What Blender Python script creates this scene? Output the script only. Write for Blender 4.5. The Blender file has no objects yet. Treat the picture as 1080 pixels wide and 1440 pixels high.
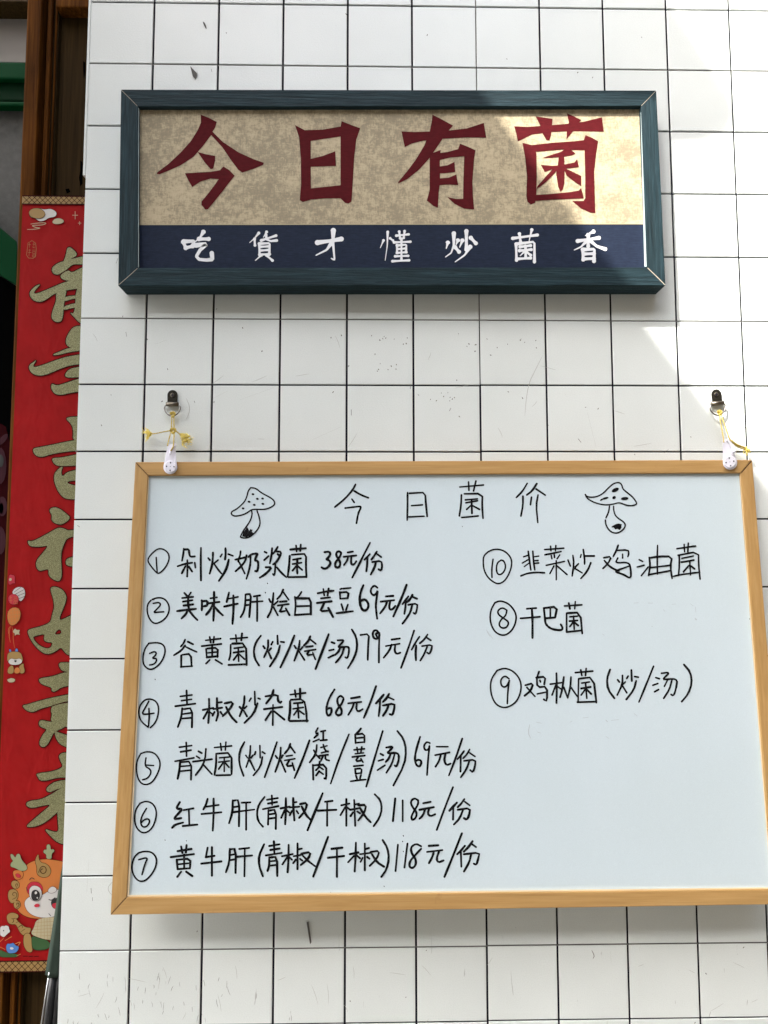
import bpy, bmesh, math, random
from mathutils import Vector, Matrix, Euler
random.seed(7)
SC = bpy.context.scene
COL = SC.collection

# ------------------------------------------------------------------ camera
ZO = 2.36                      # height of the first grout line above the pavement
CAM = Vector((0.33972, -0.94063, ZO - 0.86004))
ROT = Euler((1.64194833, 0.00109228, -0.01670573), 'XYZ')
FPX = 900.0
cd = bpy.data.cameras.new('camera'); cam = bpy.data.objects.new('camera', cd); COL.objects.link(cam)
cam.location = CAM; cam.rotation_euler = ROT
cd.sensor_fit = 'VERTICAL'; cd.sensor_height = 24.0; cd.lens = 24.0 * FPX / 1440.0
cd.clip_start = 0.01; cd.clip_end = 500
SC.camera = cam

# ------------------------------------------------------------------ sky, sun, exposure
SUN = Vector((-0.037, -0.033, 0.051)).normalized()        # towards the sun
w = bpy.data.worlds.new('World'); SC.world = w; w.use_nodes = True
nt = w.node_tree; nt.nodes.clear()
sky = nt.nodes.new('ShaderNodeTexSky'); sky.sky_type = 'NISHITA'; sky.sun_disc = False
sky.sun_elevation = math.asin(SUN.z); sky.sun_rotation = math.atan2(SUN.x, SUN.y)
sky.dust_density = 3.0; sky.air_density = 1.0
hs = nt.nodes.new('ShaderNodeHueSaturation'); hs.inputs['Saturation'].default_value = 0.48
bg = nt.nodes.new('ShaderNodeBackground'); bg.inputs['Strength'].default_value = 0.15
wo = nt.nodes.new('ShaderNodeOutputWorld')
nt.links.new(sky.outputs[0], hs.inputs['Color']); nt.links.new(hs.outputs[0], bg.inputs[0]); nt.links.new(bg.outputs[0], wo.inputs[0])
sd = bpy.data.lights.new('sun', 'SUN'); sd.energy = 2.0; sd.angle = math.radians(0.53); sd.color = (1, .95, .87)
sun = bpy.data.objects.new('sun', sd); COL.objects.link(sun)
sun.rotation_euler = (-SUN).to_track_quat('-Z', 'Y').to_euler(); sun.location = (-2, -2, 5)
SC.view_settings.view_transform = 'Standard'; SC.view_settings.look = 'None'
SC.view_settings.exposure = 2.86; SC.view_settings.gamma = 1; SC.view_settings.use_curve_mapping = False

# ------------------------------------------------------------------ helpers
RM = ROT.to_matrix()
class Plane:
    def __init__(s, p, n): s.p = Vector(p); s.n = Vector(n).normalized()
    def off(s, d): return Plane(s.p + s.n * d, s.n)       # towards the viewer
def at(x, y, pl):
    d = RM @ Vector(((x - 540) / FPX, -(y - 720) / FPX, -1))
    t = (pl.p - CAM).dot(pl.n) / d.dot(pl.n)
    return CAM + d * t
def flat(Y): return Plane((0, Y, 0), (0, -1, 0))

def mesh_obj(name, verts, faces, mat, parent=None, smooth=False):
    me = bpy.data.meshes.new(name); me.from_pydata([tuple(v) for v in verts], [], faces); me.update()
    if smooth:
        for p in me.polygons: p.use_smooth = True
    me.materials.append(mat)
    o = bpy.data.objects.new(name, me); COL.objects.link(o)
    if parent: o.parent = parent; o.matrix_parent_inverse = parent.matrix_world.inverted()
    return o
def bm_obj(name, bm, mat, parent=None, smooth=False):
    me = bpy.data.meshes.new(name); bm.to_mesh(me); bm.free()
    if smooth:
        for p in me.polygons: p.use_smooth = True
    me.materials.append(mat)
    o = bpy.data.objects.new(name, me); COL.objects.link(o)
    if parent: o.parent = parent; o.matrix_parent_inverse = parent.matrix_world.inverted()
    return o
def thing(name, loc, label, cat, group=None):
    o = bpy.data.objects.new(name, None); COL.objects.link(o); o.location = loc; o.empty_display_size = .05
    o['label'] = label; o['category'] = cat
    if group: o['group'] = group
    bpy.context.view_layer.update()
    return o
def tag(o, label, cat, group=None):
    o['label'] = label; o['category'] = cat
    if group: o['group'] = group
    return o
def box_bm(x0, x1, y0, y1, z0, z1, bev=0.0, bm=None):
    b = bmesh.new()
    bmesh.ops.create_cube(b, size=1)
    for v in b.verts: v.co = Vector((x0 + (v.co.x + .5) * (x1 - x0), y0 + (v.co.y + .5) * (y1 - y0), z0 + (v.co.z + .5) * (z1 - z0)))
    if bev: bmesh.ops.bevel(b, geom=b.edges[:], offset=bev, segments=2, affect='EDGES', profile=.6)
    return b
def prism_bm(front, back, bev=0.0):
    """closed prism between two rings of points (same count)"""
    b = bmesh.new(); n = len(front)
    a = [b.verts.new(p) for p in front]; c = [b.verts.new(p) for p in back]
    b.faces.new(a); b.faces.new(c[::-1])
    for i in range(n): b.faces.new((a[i], c[i], c[(i + 1) % n], a[(i + 1) % n]))
    bmesh.ops.recalc_face_normals(b, faces=b.faces[:])
    if bev: bmesh.ops.bevel(b, geom=b.edges[:], offset=bev, segments=2, affect='EDGES', profile=.6)
    return b
def tube(pts, r, n=8, cap=True, radii=None):
    """tube along world points -> verts, faces"""
    pts = [Vector(p) for p in pts]; V = []; F = []
    up = None
    for i, p in enumerate(pts):
        d = (pts[min(i + 1, len(pts) - 1)] - pts[max(i - 1, 0)]).normalized()
        if up is None:
            up = d.orthogonal().normalized()
        up = (up - d * up.dot(d)).normalized(); s = d.cross(up)
        rr = radii[i] if radii else r
        for k in range(n):
            a = 2 * math.pi * k / n
            V.append(p + (up * math.cos(a) + s * math.sin(a)) * rr)
    for i in range(len(pts) - 1):
        for k in range(n):
            F.append((i * n + k, i * n + (k + 1) % n, (i + 1) * n + (k + 1) % n, (i + 1) * n + k))
    if cap:
        F.append(tuple(range(n))[::-1]); F.append(tuple(range((len(pts) - 1) * n, len(pts) * n)))
    return V, F
def merge(parts):
    V = []; F = []
    for v, f in parts:
        k = len(V); V += list(v); F += [tuple(i + k for i in q) for q in f]
    return V, F
def spline(pts, k=6):
    pts = [Vector(p) for p in pts]; out = []
    for i in range(len(pts) - 1):
        p0 = pts[max(i - 1, 0)]; p1 = pts[i]; p2 = pts[i + 1]; p3 = pts[min(i + 2, len(pts) - 1)]
        for j in range(k):
            t = j / k
            out.append(.5 * ((2 * p1) + (p2 - p0) * t + (2 * p0 - 5 * p1 + 4 * p2 - p3) * t * t + (3 * p1 - 3 * p2 + p3 - p0) * t ** 3))
    out.append(pts[-1]); return out

# ------------------------------------------------------------------ materials
def mat(name, base, rough=.6, spec=.5, metal=0.0, build=None, coat=0.0):
    m = bpy.data.materials.new(name); m.use_nodes = True
    n = m.node_tree.nodes; l = m.node_tree.links; b = n['Principled BSDF']
    b.inputs['Base Color'].default_value = (*base, 1); b.inputs['Roughness'].default_value = rough
    b.inputs['Specular IOR Level'].default_value = spec; b.inputs['Metallic'].default_value = metal
    b.inputs['Coat Weight'].default_value = coat
    if build: build(n, l, b)
    return m
def coords(n, l, scale=(1, 1, 1), rot=(0, 0, 0)):
    g = n.new('ShaderNodeNewGeometry'); mp = n.new('ShaderNodeMapping')
    mp.inputs['Scale'].default_value = scale; mp.inputs['Rotation'].default_value = rot
    l.new(g.outputs['Position'], mp.inputs[0]); return mp.outputs[0]
def noise(n, l, co, scale, detail=4, rough=.55, dist=0):
    t = n.new('ShaderNodeTexNoise'); t.inputs['Scale'].default_value = scale; t.inputs['Detail'].default_value = detail
    t.inputs['Roughness'].default_value = rough; t.inputs['Distortion'].default_value = dist
    l.new(co, t.inputs['Vector']); return t.outputs['Fac']
def ramp(n, l, f, stops):
    r = n.new('ShaderNodeValToRGB'); e = r.color_ramp.elements
    e[0].position = stops[0][0]; e[0].color = (*stops[0][1], 1); e[1].position = stops[-1][0]; e[1].color = (*stops[-1][1], 1)
    for p, c in stops[1:-1]:
        q = e.new(p); q.color = (*c, 1)
    l.new(f, r.inputs[0]); return r.outputs[0]
def mix(n, l, f, a, b, mode='MIX'):
    m = n.new('ShaderNodeMix'); m.data_type = 'RGBA'; m.blend_type = mode
    if hasattr(f, 'is_linked') or hasattr(f, 'links'): l.new(f, m.inputs[0])
    else: m.inputs[0].default_value = f
    for v, s in ((a, 6), (b, 7)):
        if isinstance(v, tuple): m.inputs[s].default_value = (*v, 1)
        else: l.new(v, m.inputs[s])
    return m.outputs[2]
def bump(n, l, b, h, strength, dist):
    u = n.new('ShaderNodeBump'); u.inputs['Strength'].default_value = strength; u.inputs['Distance'].default_value = dist
    l.new(h, u.inputs['Height']); l.new(u.outputs[0], b.inputs['Normal'])
def g3(v): return (v, v, v)

def tile_b(n, l, b):
    co = coords(n, l)
    big = noise(n, l, co, 7, 3); spk = noise(n, l, co, 260, 2, .7); patch = noise(n, l, co, 9, 3)
    oi = n.new('ShaderNodeObjectInfo')
    c = ramp(n, l, big, [(.3, (.65, .69, .672)), (.7, (.695, .735, .718))])
    var = ramp(n, l, oi.outputs['Random'], [(0, g3(.965)), (1, g3(1.0))])
    c = mix(n, l, 1.0, c, var, 'MULTIPLY')
    # fine dirt specks, only in some areas
    s = ramp(n, l, spk, [(.735, g3(0)), (.76, g3(1))]); p = ramp(n, l, patch, [(.5, g3(0)), (.66, g3(1))])
    sp = mix(n, l, 1.0, s, p, 'MULTIPLY')
    c = mix(n, l, sp, c, (.2, .2, .18))
    # thin scuffs stretched vertically near the foot of the wall
    co2 = coords(n, l, (1, 1, .16), (0, .15, 0)); sc = noise(n, l, co2, 150, 3, .6, .6)
    g = n.new('ShaderNodeNewGeometry'); sx = n.new('ShaderNodeSeparateXYZ'); l.new(g.outputs['Position'], sx.inputs[0])
    hz = n.new('ShaderNodeMapRange'); hz.inputs[1].default_value = ZO - 1.50; hz.inputs[2].default_value = ZO - 1.36
    hz.inputs[3].default_value = 1; hz.inputs[4].default_value = 0; l.new(sx.outputs[2], hz.inputs[0])
    sr = ramp(n, l, sc, [(.69, g3(0)), (.72, g3(.75))]); sc2 = mix(n, l, 1.0, sr, hz.outputs[0], 'MULTIPLY')
    c = mix(n, l, sc2, c, (.22, .22, .2))
    fs = noise(n, l, co, 700, 2, .8); c = mix(n, l, 1.0, c, ramp(n, l, fs, [(.3, g3(.93)), (.5, g3(1.0)), (.7, g3(1.04))]), 'MULTIPLY')
    l.new(c, b.inputs['Base Color'])
    bump(n, l, b, noise(n, l, co, 420, 2), .3, .0008)
M_tile = mat('tile_glaze', (.7, .7, .66), .32, .5, build=tile_b)
M_grout = mat('grout', (.006, .006, .013), .8, .1)
M_joint = mat('worn_joint', (.10, .095, .09), .8)
M_paper_dirt = mat('scuff', (.09, .085, .07), .8)
M_haze_line = mat('faint_scratch', (.36, .36, .33), .7)

def paint_wood(vert):
    def f(n, l, b):
        sc = (1, 1, .05) if vert else (.05, 1, 1)
        co = coords(n, l, sc); gr = noise(n, l, co, 330, 5, .65, .5); gr2 = noise(n, l, co, 90, 4, .6, 1.2)
        c = ramp(n, l, gr, [(.28, (.006, .015, .019)), (.5, (.011, .027, .034)), (.72, (.022, .048, .060))])
        c2 = ramp(n, l, gr2, [(.35, g3(.72)), (.65, g3(1.15))])
        c = mix(n, l, 1.0, c, c2, 'MULTIPLY')
        worn = noise(n, l, coords(n, l), 600, 3, .7)
        c = mix(n, l, ramp(n, l, worn, [(.72, g3(0)), (.8, g3(.5))]), c, (.2, .25, .25))
        l.new(c, b.inputs['Base Color']); bump(n, l, b, gr, .9, .0014)
    return f
M_teal_h = mat('teal_paint_rail', (.04, .07, .09), .65, .14, build=paint_wood(False))
M_teal_v = mat('teal_paint_stile', (.04, .07, .09), .65, .14, build=paint_wood(True))

def bamboo(vert):
    def f(n, l, b):
        sc = (1, 1, .04) if vert else (.04, 1, 1)
        co = coords(n, l, sc); gr = noise(n, l, co, 260, 5, .6, .4); gr2 = noise(n, l, co, 60, 3, .6, .8)
        c = ramp(n, l, gr, [(.3, (.36, .205, .070)), (.55, (.42, .252, .092)), (.75, (.46, .29, .118))])
        c = mix(n, l, 1.0, c, ramp(n, l, gr2, [(.3, g3(.87)), (.7, g3(1.06))]), 'MULTIPLY')
        kn = noise(n, l, coords(n, l), 14, 4, .6, 1.5)
        c = mix(n, l, ramp(n, l, kn, [(.66, g3(0)), (.78, g3(.6))]), c, (.25, .13, .05))
        l.new(c, b.inputs['Base Color']); bump(n, l, b, gr, .25, .0004)
    return f
M_bam_h = mat('pine_rail', (.5, .3, .12), .6, .25, build=bamboo(False))
M_bam_v = mat('pine_stile', (.5, .3, .12), .6, .25, build=bamboo(True))

def board_b(n, l, b):
    co = coords(n, l); v = noise(n, l, co, 4, 3)
    c = ramp(n, l, v, [(.3, (.53, .61, .64)), (.7, (.545, .63, .675))])  # light blue of the reflected sky is put into the base colour
    fine = noise(n, l, co, 900, 2)
    c = mix(n, l, 1.0, c, ramp(n, l, fine, [(.3, g3(.96)), (.7, g3(1.03))]), 'MULTIPLY')
    l.new(c, b.inputs['Base Color']); sm = noise(n, l, coords(n, l, (1, 1, .35), (0, .5, 0)), 11, 5, .65, 1.5)
    mr = n.new('ShaderNodeMapRange'); mr.inputs[1].default_value = .15; mr.inputs[2].default_value = .85; mr.inputs[3].default_value = .28; mr.inputs[4].default_value = .33
    l.new(sm, mr.inputs[0]); l.new(mr.outputs[0], b.inputs['Roughness'])
    c = mix(n, l, 1.0, c, ramp(n, l, sm, [(.15, (.975, .985, .982)), (.85, g3(1.015))]), 'MULTIPLY'); l.new(c, b.inputs['Base Color'])
    bump(n, l, b, noise(n, l, co, 500, 2), .05, .0003)
M_board = mat('whiteboard_enamel', (.62, .69, .72), .30, .5, build=board_b)
def ink_b(n, l, b):
    v = noise(n, l, coords(n, l), 700, 3, .7)
    l.new(ramp(n, l, v, [(.56, (.003, .003, .004)), (.74, (.10, .11, .115))]), b.inputs['Base Color'])
M_ink = mat('marker_ink', (.008, .008, .01), .6, .08, build=ink_b)
M_smudge = mat('old_ink', (.36, .40, .42), .5)

def print_tan(n, l, b):
    co = coords(n, l, (1, 1, 1)); a = noise(n, l, co, 105, 9, .80, .35); big = noise(n, l, co, 20, 4, .6)
    wv = noise(n, l, coords(n, l, (.25, 1, 1)), 500, 3, .7); wh = noise(n, l, coords(n, l, (1, 1, .25)), 500, 3, .7)
    add = n.new('ShaderNodeMath'); add.operation = 'ADD'; l.new(a, add.inputs[0])
    m2 = n.new('ShaderNodeMath'); m2.operation = 'MULTIPLY'; m2.inputs[1].default_value = .6; l.new(big, m2.inputs[0]); l.new(m2.outputs[0], add.inputs[1])
    ww = n.new('ShaderNodeMath'); ww.operation = 'ADD'; l.new(wv, ww.inputs[0]); l.new(wh, ww.inputs[1])
    m3 = n.new('ShaderNodeMath'); m3.operation = 'MULTIPLY_ADD'; m3.inputs[1].default_value = .50; l.new(ww.outputs[0], m3.inputs[0]); l.new(add.outputs[0], m3.inputs[2])
    c = ramp(n, l, m3.outputs[0], [(.0, (.30, .25, .16)), (1, (.30, .25, .16))])
    r = c.node.color_ramp; r.elements[0].position = 0; r.elements[1].position = 1
    mr = n.new('ShaderNodeMapRange'); mr.inputs[1].default_value = 1.14; mr.inputs[2].default_value = 1.46
    l.new(m3.outputs[0], mr.inputs[0])
    c = ramp(n, l, mr.outputs[0], [(.0, (.27, .23, .155)), (.40, (.33, .28, .185)), (.56, (.42, .352, .230)), (1, (.48, .40, .265))])
    l.new(c, b.inputs['Base Color'])
M_tan = mat('aged_parchment_print', (.45, .38, .25), .6, .2, build=print_tan)
def canvas(base, amt):
    def f(n, l, b):
        wv = noise(n, l, coords(n, l, (.08, 1, 1)), 900, 3, .7); v = noise(n, l, coords(n, l), 120, 4, .7)
        c = ramp(n, l, wv, [(.3, tuple(x * (1 - amt) for x in base)), (.7, tuple(x * (1 + amt) for x in base))])
        c = mix(n, l, 1.0, c, ramp(n, l, v, [(.35, g3(.9)), (.65, g3(1.1))]), 'MULTIPLY')
        l.new(c, b.inputs['Base Color'])
    return f
M_navy = mat('navy_print', (.02, .028, .05), .7, .1, build=canvas((.013, .020, .040), .25))
M_red_ink = mat('oxblood_print', (.15, .02, .025), .7, .06, build=canvas((.078, .0062, .0088), .2))
M_white_ink = mat('white_print', (.72, .74, .76), .5)

def red_paper(n, l, b):
    co = coords(n, l); v = noise(n, l, co, 30, 4); f = noise(n, l, co, 1500, 1)
    c = ramp(n, l, v, [(.3, (.255, .003, .003)), (.7, (.31, .0045, .005))])
    l.new(c, b.inputs['Base Color']); bump(n, l, b, noise(n, l, coords(n, l, (1, 1, .5)), 22, 3, .6, .4), .5, .006)
M_redpaper = mat('red_flock_paper', (.4, .008, .01), .8, .15, build=red_paper)
def gold_b(n, l, b):
    v = noise(n, l, coords(n, l), 1300, 2, .8)
    l.new(ramp(n, l, v, [(.3, (.085, .082, .030)), (.5, (.185, .180, .080)), (.7, (.50, .49, .27))]), b.inputs['Base Color'])
M_gold = mat('gold_glitter', (.3, .27, .12), .45, .5, .25, build=gold_b)
M_darkred = mat('dark_outline', (.030, .002, .003), .8, .1)
M_pale = mat('pale_gold_print', (.42, .36, .22), .6)
M_orange = mat('orange_print', (.50, .15, .025), .6)
M_tanprint = mat('ochre_print', (.30, .18, .05), .6)
M_whiteprint = mat('white_paper_print', (.55, .53, .50), .6)
M_black = mat('black_print', (.01, .008, .008), .6)
M_crimson = mat('crimson_print', (.45, .01, .03), .6)
M_greenprint = mat('green_print', (.02, .075, .015), .6)
M_blueprint = mat('blue_print', (.06, .17, .45), .6)
M_jade = mat('jade_print', (.26, .29, .15), .6)

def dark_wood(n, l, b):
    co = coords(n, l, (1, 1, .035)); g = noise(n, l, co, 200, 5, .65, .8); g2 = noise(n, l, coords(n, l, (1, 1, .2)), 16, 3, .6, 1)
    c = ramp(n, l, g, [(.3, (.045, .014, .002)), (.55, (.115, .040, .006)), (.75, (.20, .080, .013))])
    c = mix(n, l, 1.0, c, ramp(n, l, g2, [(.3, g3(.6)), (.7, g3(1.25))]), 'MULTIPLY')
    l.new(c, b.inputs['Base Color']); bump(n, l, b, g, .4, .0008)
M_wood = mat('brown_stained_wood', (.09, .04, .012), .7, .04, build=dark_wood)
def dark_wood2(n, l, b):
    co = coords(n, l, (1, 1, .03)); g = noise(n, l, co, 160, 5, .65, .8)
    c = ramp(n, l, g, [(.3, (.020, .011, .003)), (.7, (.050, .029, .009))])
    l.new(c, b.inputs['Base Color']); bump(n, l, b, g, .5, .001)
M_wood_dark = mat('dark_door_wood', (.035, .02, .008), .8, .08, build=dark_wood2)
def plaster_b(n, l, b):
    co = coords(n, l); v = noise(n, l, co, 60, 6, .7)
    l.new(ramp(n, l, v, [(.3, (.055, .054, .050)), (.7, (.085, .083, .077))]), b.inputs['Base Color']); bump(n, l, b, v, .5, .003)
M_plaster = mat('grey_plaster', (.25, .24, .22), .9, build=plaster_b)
M_whitewash = mat('whitewash', (.24, .22, .20), .9)
M_green = mat('green_gloss_paint', (.0008, .034, .010), .6, .03)
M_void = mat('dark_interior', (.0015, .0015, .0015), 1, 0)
M_steel = mat('brushed_steel', (.55, .55, .55), .28, .5, 1.0)
M_ring = mat('tarnished_steel', (.20, .19, .17), .34, .5, 1.0)
M_brass = mat('antique_nickel', (.16, .14, .11), .38, .5, 1.0)
M_bronze = mat('dark_bronze', (.025, .023, .018), .45, .3, .6)
M_plastic = mat('white_plastic', (.74, .73, .80), .35)
M_nail = mat('dark_nail', (.03, .03, .05), .4, .5, .6)
def cord_b(n, l, b):
    v = noise(n, l, coords(n, l), 1200, 2, .7)
    l.new(ramp(n, l, v, [(.35, (.28, .19, .02)), (.65, (.75, .58, .12))]), b.inputs['Base Color'])
M_cord = mat('yellow_cord', (.6, .45, .08), .6, build=cord_b)
M_fray = mat('yellow_fray', (.85, .70, .16), .7)
def fabric_b(n, l, b):
    v = noise(n, l, coords(n, l, (1, 1, .3)), 60, 4)
    l.new(ramp(n, l, v, [(.3, (.030, .045, .035)), (.7, (.060, .082, .063))]), b.inputs['Base Color'])
M_fabric = mat('grey_green_fabric', (.06, .085, .065), .8, .1, build=fabric_b)
M_rubber = mat('black_tube', (.02, .02, .02), .4)
def pave_b(n, l, b):
    co = coords(n, l); v = noise(n, l, co, 3, 6, .6)
    l.new(ramp(n, l, v, [(.3, (.13, .126, .115)), (.7, (.17, .165, .15))]), b.inputs['Base Color'])
M_pave = mat('concrete_paving', (.35, .33, .3), .85, build=pave_b)
def awn_b(n, l, b):
    tr = n.new('ShaderNodeBsdfTranslucent'); tr.inputs[0].default_value = (.60, .59, .55, 1)
    mx = n.new('ShaderNodeMixShader'); mx.inputs[0].default_value = .5
    o = [q for q in n if q.type == 'OUTPUT_MATERIAL'][0]
    l.new(b.outputs[0], mx.inputs[1]); l.new(tr.outputs[0], mx.inputs[2]); l.new(mx.outputs[0], o.inputs[0])
M_awning = mat('awning_cloth', (.62, .61, .57), .8, build=awn_b)
M_shadow_banner = mat('shadow_banner_cloth', (.35, .05, .05), .8)
M_concrete = mat('masonry', (.42, .41, .38), .9)

# ------------------------------------------------------------------ ground
g = mesh_obj('pavement', [(-60, -60, 0), (60, -60, 0), (60, 60, 0), (-60, 60, 0)], [(0, 1, 2, 3)], M_pave); g['kind'] = 'structure'

# ------------------------------------------------------------------ tiled wall
PX = 0.1; PZ = 0.1005
wall = thing('tiled_wall', (.5, 0, 0), 'shop wall of white square tiles with thin dark joints behind the sign and whiteboard', 'wall')
XE = -0.0972
b = box_bm(XE + .001, 4.0, .0022, .018, 0, 4.2); bm_obj('backing_board', b, M_grout, wall)
b = box_bm(-.02, 4.0, .018, .25, 0, 4.2); bm_obj('masonry', b, M_concrete, wall)
GAPH = {1: .0010, 5: .0009, 14: .0011}
def hgap(j): return GAPH.get(j, .00125)
def vgap(i, j): return .0009 if (i == 5 and j <= 5) else .0015
_cache = {}
def tile_mesh(wd, ht):
    k = (round(wd, 5), round(ht, 5))
    if k in _cache: return _cache[k]
    c = .0006; d = .0020
    V = []
    for (ex, y) in ((c, 0), (0, c), (0, d)):
        V += [(-wd / 2 + ex, y, -ht / 2 + ex), (wd / 2 - ex, y, -ht / 2 + ex), (wd / 2 - ex, y, ht / 2 - ex), (-wd / 2 + ex, y, ht / 2 - ex)]
    F = [(0, 1, 2, 3)]
    for r in (0, 4):
        for q in range(4): F.append((r + q, r + 4 + q, r + 4 + (q + 1) % 4, r + (q + 1) % 4))
    me = bpy.data.meshes.new('tile'); me.from_pydata(V, [], F); me.update(); me.materials.append(M_tile)
    _cache[k] = me; return me
rest = []
for j in range(-18, 23):
    for i in range(-1, 39):
        x0 = (XE if i == -1 else i * PX + vgap(i, j)); x1 = (i + 1) * PX - vgap(i + 1, j)
        zt = ZO - j * PZ - hgap(j); zb = ZO - (j + 1) * PZ + hgap(j + 1)
        if i >= 5 and j >= 5:
            s = .0008; zt += s if j > 5 else 0; zb += s
        if zb < 0: zb = .002
        if -2 <= j <= 16 and i <= 11:
            o = bpy.data.objects.new('tile', tile_mesh(x1 - x0, zt - zb)); COL.objects.link(o)
            o.location = ((x0 + x1) / 2, 0, (zt + zb) / 2)
            # each tile sits a hair out of true
            o.rotation_euler = (random.uniform(-1, 1) * .0012, 0, random.uniform(-1, 1) * .0012)
            o.parent = wall; o.matrix_parent_inverse = wall.matrix_world.inverted()
        else:
            k = len(rest) * 4
            rest.append([(x0, 0.0003, zb), (x1, 0.0003, zb), (x1, 0.0003, zt), (x0, 0.0003, zt)])
o = mesh_obj('outlying_tiles', [v for q in rest for v in q], [tuple(range(4 * k, 4 * k + 4)) for k in range(len(rest))], M_tile, wall)
o['kind'] = 'stuff'
# paler, worn joints where the big sheets butt
def joint(x0, x1, z0, z1):
    return box_bm(x0, x1, .0012, .0021, z0, z1)
for args in ((XE, 3.9, ZO - PZ - .0009, ZO - PZ + .0009), (XE, 3.9, ZO - 5 * PZ - .0008, ZO - 5 * PZ + .0008),
             (XE, 3.9, ZO - 14 * PZ - .0009, ZO - 14 * PZ + .0009), (.5 - .0008, .5 + .0008, ZO - 5 * PZ + .001, ZO + 1.6)):
    bm_obj('sheet_joint', joint(*args), M_joint, wall)
# glue-white trim strip on the free edge of the wall
W0 = flat(0)
xa = at(119.5, 100, W0).x
bm_obj('edge_trim', box_bm(XE - .0045, XE - .0006, .0005, .012, at(120, 246, W0).z, 3.9, .0006), M_tile, wall)

# scuffs and chips, real shallow flakes stuck to the tile face
def ribbon(pts, width, pl, V, F, smooth=1, closed=False, taper=0.0, jitter=0.0, brush=False):
    P = [Vector((x, y, 0)) for x, y in pts]
    for _ in range(smooth):
        if len(P) < 3: break
        Q = []
        if not closed: Q.append(P[0])
        rng = range(len(P) - 1) if not closed else range(len(P))
        for i in rng:
            a = P[i]; c = P[(i + 1) % len(P)]
            Q += [a * .75 + c * .25, a * .25 + c * .75]
        if not closed: Q.append(P[-1])
        P = Q
    n = len(P); L = []; R_ = []
    for i, p in enumerate(P):
        if closed: d = P[(i + 1) % n] - P[i - 1]
        else: d = P[min(i + 1, n - 1)] - P[max(i - 1, 0)]
        d = d.normalized() if d.length > 1e-6 else Vector((1, 0, 0))
        t = i / max(n - 1, 1)
        wd = width * .5 * (1 - taper * abs(2 * t - 1) ** 2) * (1 + random.uniform(-jitter, jitter))
        if brush:
            e = P[-1] - P[0]; tail = .25 if (e.x < -2 and e.y > 2) else 1.15
            wd = width * .5 * ((1.25 * (1 - t) + tail * t) * (1 - .35 * math.sin(math.pi * t)))
        nn = Vector((-d.y, d.x, 0)) * wd
        L.append(p + nn); R_.append(p - nn)
    ring = []
    if closed:
        k = len(V)
        for a, c in zip(L, R_): V.append(at(a.x, a.y, pl)); V.append(at(c.x, c.y, pl))
        for i in range(n):
            j = (i + 1) % n; F.append((k + 2 * i, k + 2 * j, k + 2 * j + 1, k + 2 * i + 1))
        return
    k = len(V)
    for a, c in zip(L, R_): V.append(at(a.x, a.y, pl)); V.append(at(c.x, c.y, pl))
    for i in range(n - 1): F.append((k + 2 * i, k + 2 * i + 2, k + 2 * i + 3, k + 2 * i + 1))
    if taper < .9:
        for e, s in ((0, -1), (n - 1, 1)):
            d = (P[min(e + 1, n - 1)] - P[max(e - 1, 0)]); d = d.normalized() if d.length > 1e-6 else Vector((1, 0, 0))
            d *= s; r = (L[e] - R_[e]).length / 2; nn = (L[e] - R_[e]).normalized()
            c0 = len(V); V.append(at(P[e].x, P[e].y, pl)); arc = []
            for q in range(7):
                a = math.pi * q / 6
                pt = P[e] + nn * r * math.cos(a) + d * r * math.sin(a)
                V.append(at(pt.x, pt.y, pl)); arc.append(len(V) - 1)
            for q in range(6): F.append((c0, arc[q], arc[q + 1]))
def poly_fill(polys, pl, step=0.0):
    """polys: list of (outer, [holes]) in photo pixels -> verts, faces"""
    from mathutils.geometry import tessellate_polygon
    V = []; F = []
    for k, (outer, holes) in enumerate(polys):
        q = pl.off(step * k); loops = [[at(x, y, q) for x, y in outer]] + [[at(x, y, q) for x, y in h] for h in holes]
        b0 = len(V)
        for lp in loops: V += lp
        for t in tessellate_polygon(loops): F.append(tuple(b0 + i for i in t))
    return V, F
def face_viewer(V, F):
    out = []
    for f in F:
        a, b_, c = V[f[0]], V[f[1]], V[f[2]]
        nn = (b_ - a).cross(c - a)
        out.append(tuple(f) if nn.dot(CAM - a) > 0 else tuple(f)[::-1])
    return out
def ink(name, V, F, m, parent): return mesh_obj(name, V, face_viewer(V, F), m, parent)
def S(s):
    return [[tuple(float(v) for v in p.split(',')) for p in st.split()] for st in s.split(';') if st.strip()]
def X(sts, ox, oy, sc): return [[(ox + x / sc, oy + y / sc) for x, y in st] for st in sts]

V, F = [], []
pl = flat(-.0004)
for st, wd in [((( 286, 31), (288, 35), (290, 40)), 2.2), (((297, 97), (298, 101)), 1.3), (((435, 1297), (438, 1327)), 0),
               (((177, 467), (178, 473)), 1.2), (((166, 363), (163, 371)), .9), (((494, 576), (494, 584)), 1.6), (((577, 542), (577, 547)), 1.6),
               (((128, 1249), (128.5, 1256)), 1.6), (((130, 1262), (130, 1267)), 1.2), (((832, 1336), (836, 1344), (834, 1348)), .9),
               (((813, 617), (817, 622)), 1.6), (((305, 434), (304, 435)), 2), (((634, 574), (632, 578)), 1.5), (((109, 739), (112, 741)), 1.4),
               (((273, 564), (274, 566)), 1.6), (((934, 637), (940, 632)), 1), (((945, 203), (949, 200)), .9), (((173, 444), (172, 446)), 1.5)]:
    if wd: ribbon(st, wd, pl, V, F, 1, False, .6)
for _ in range(46):        # small dust specks
    x = random.uniform(120, 1075); y = random.choice([random.uniform(5, 120), random.uniform(460, 640), random.uniform(1300, 1438), random.uniform(460, 640)])
    ribbon([(x, y), (x + random.uniform(-1.3, 1.3), y + random.uniform(.4, 1.6))], random.uniform(.7, 1.4), pl, V, F, 0)
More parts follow.
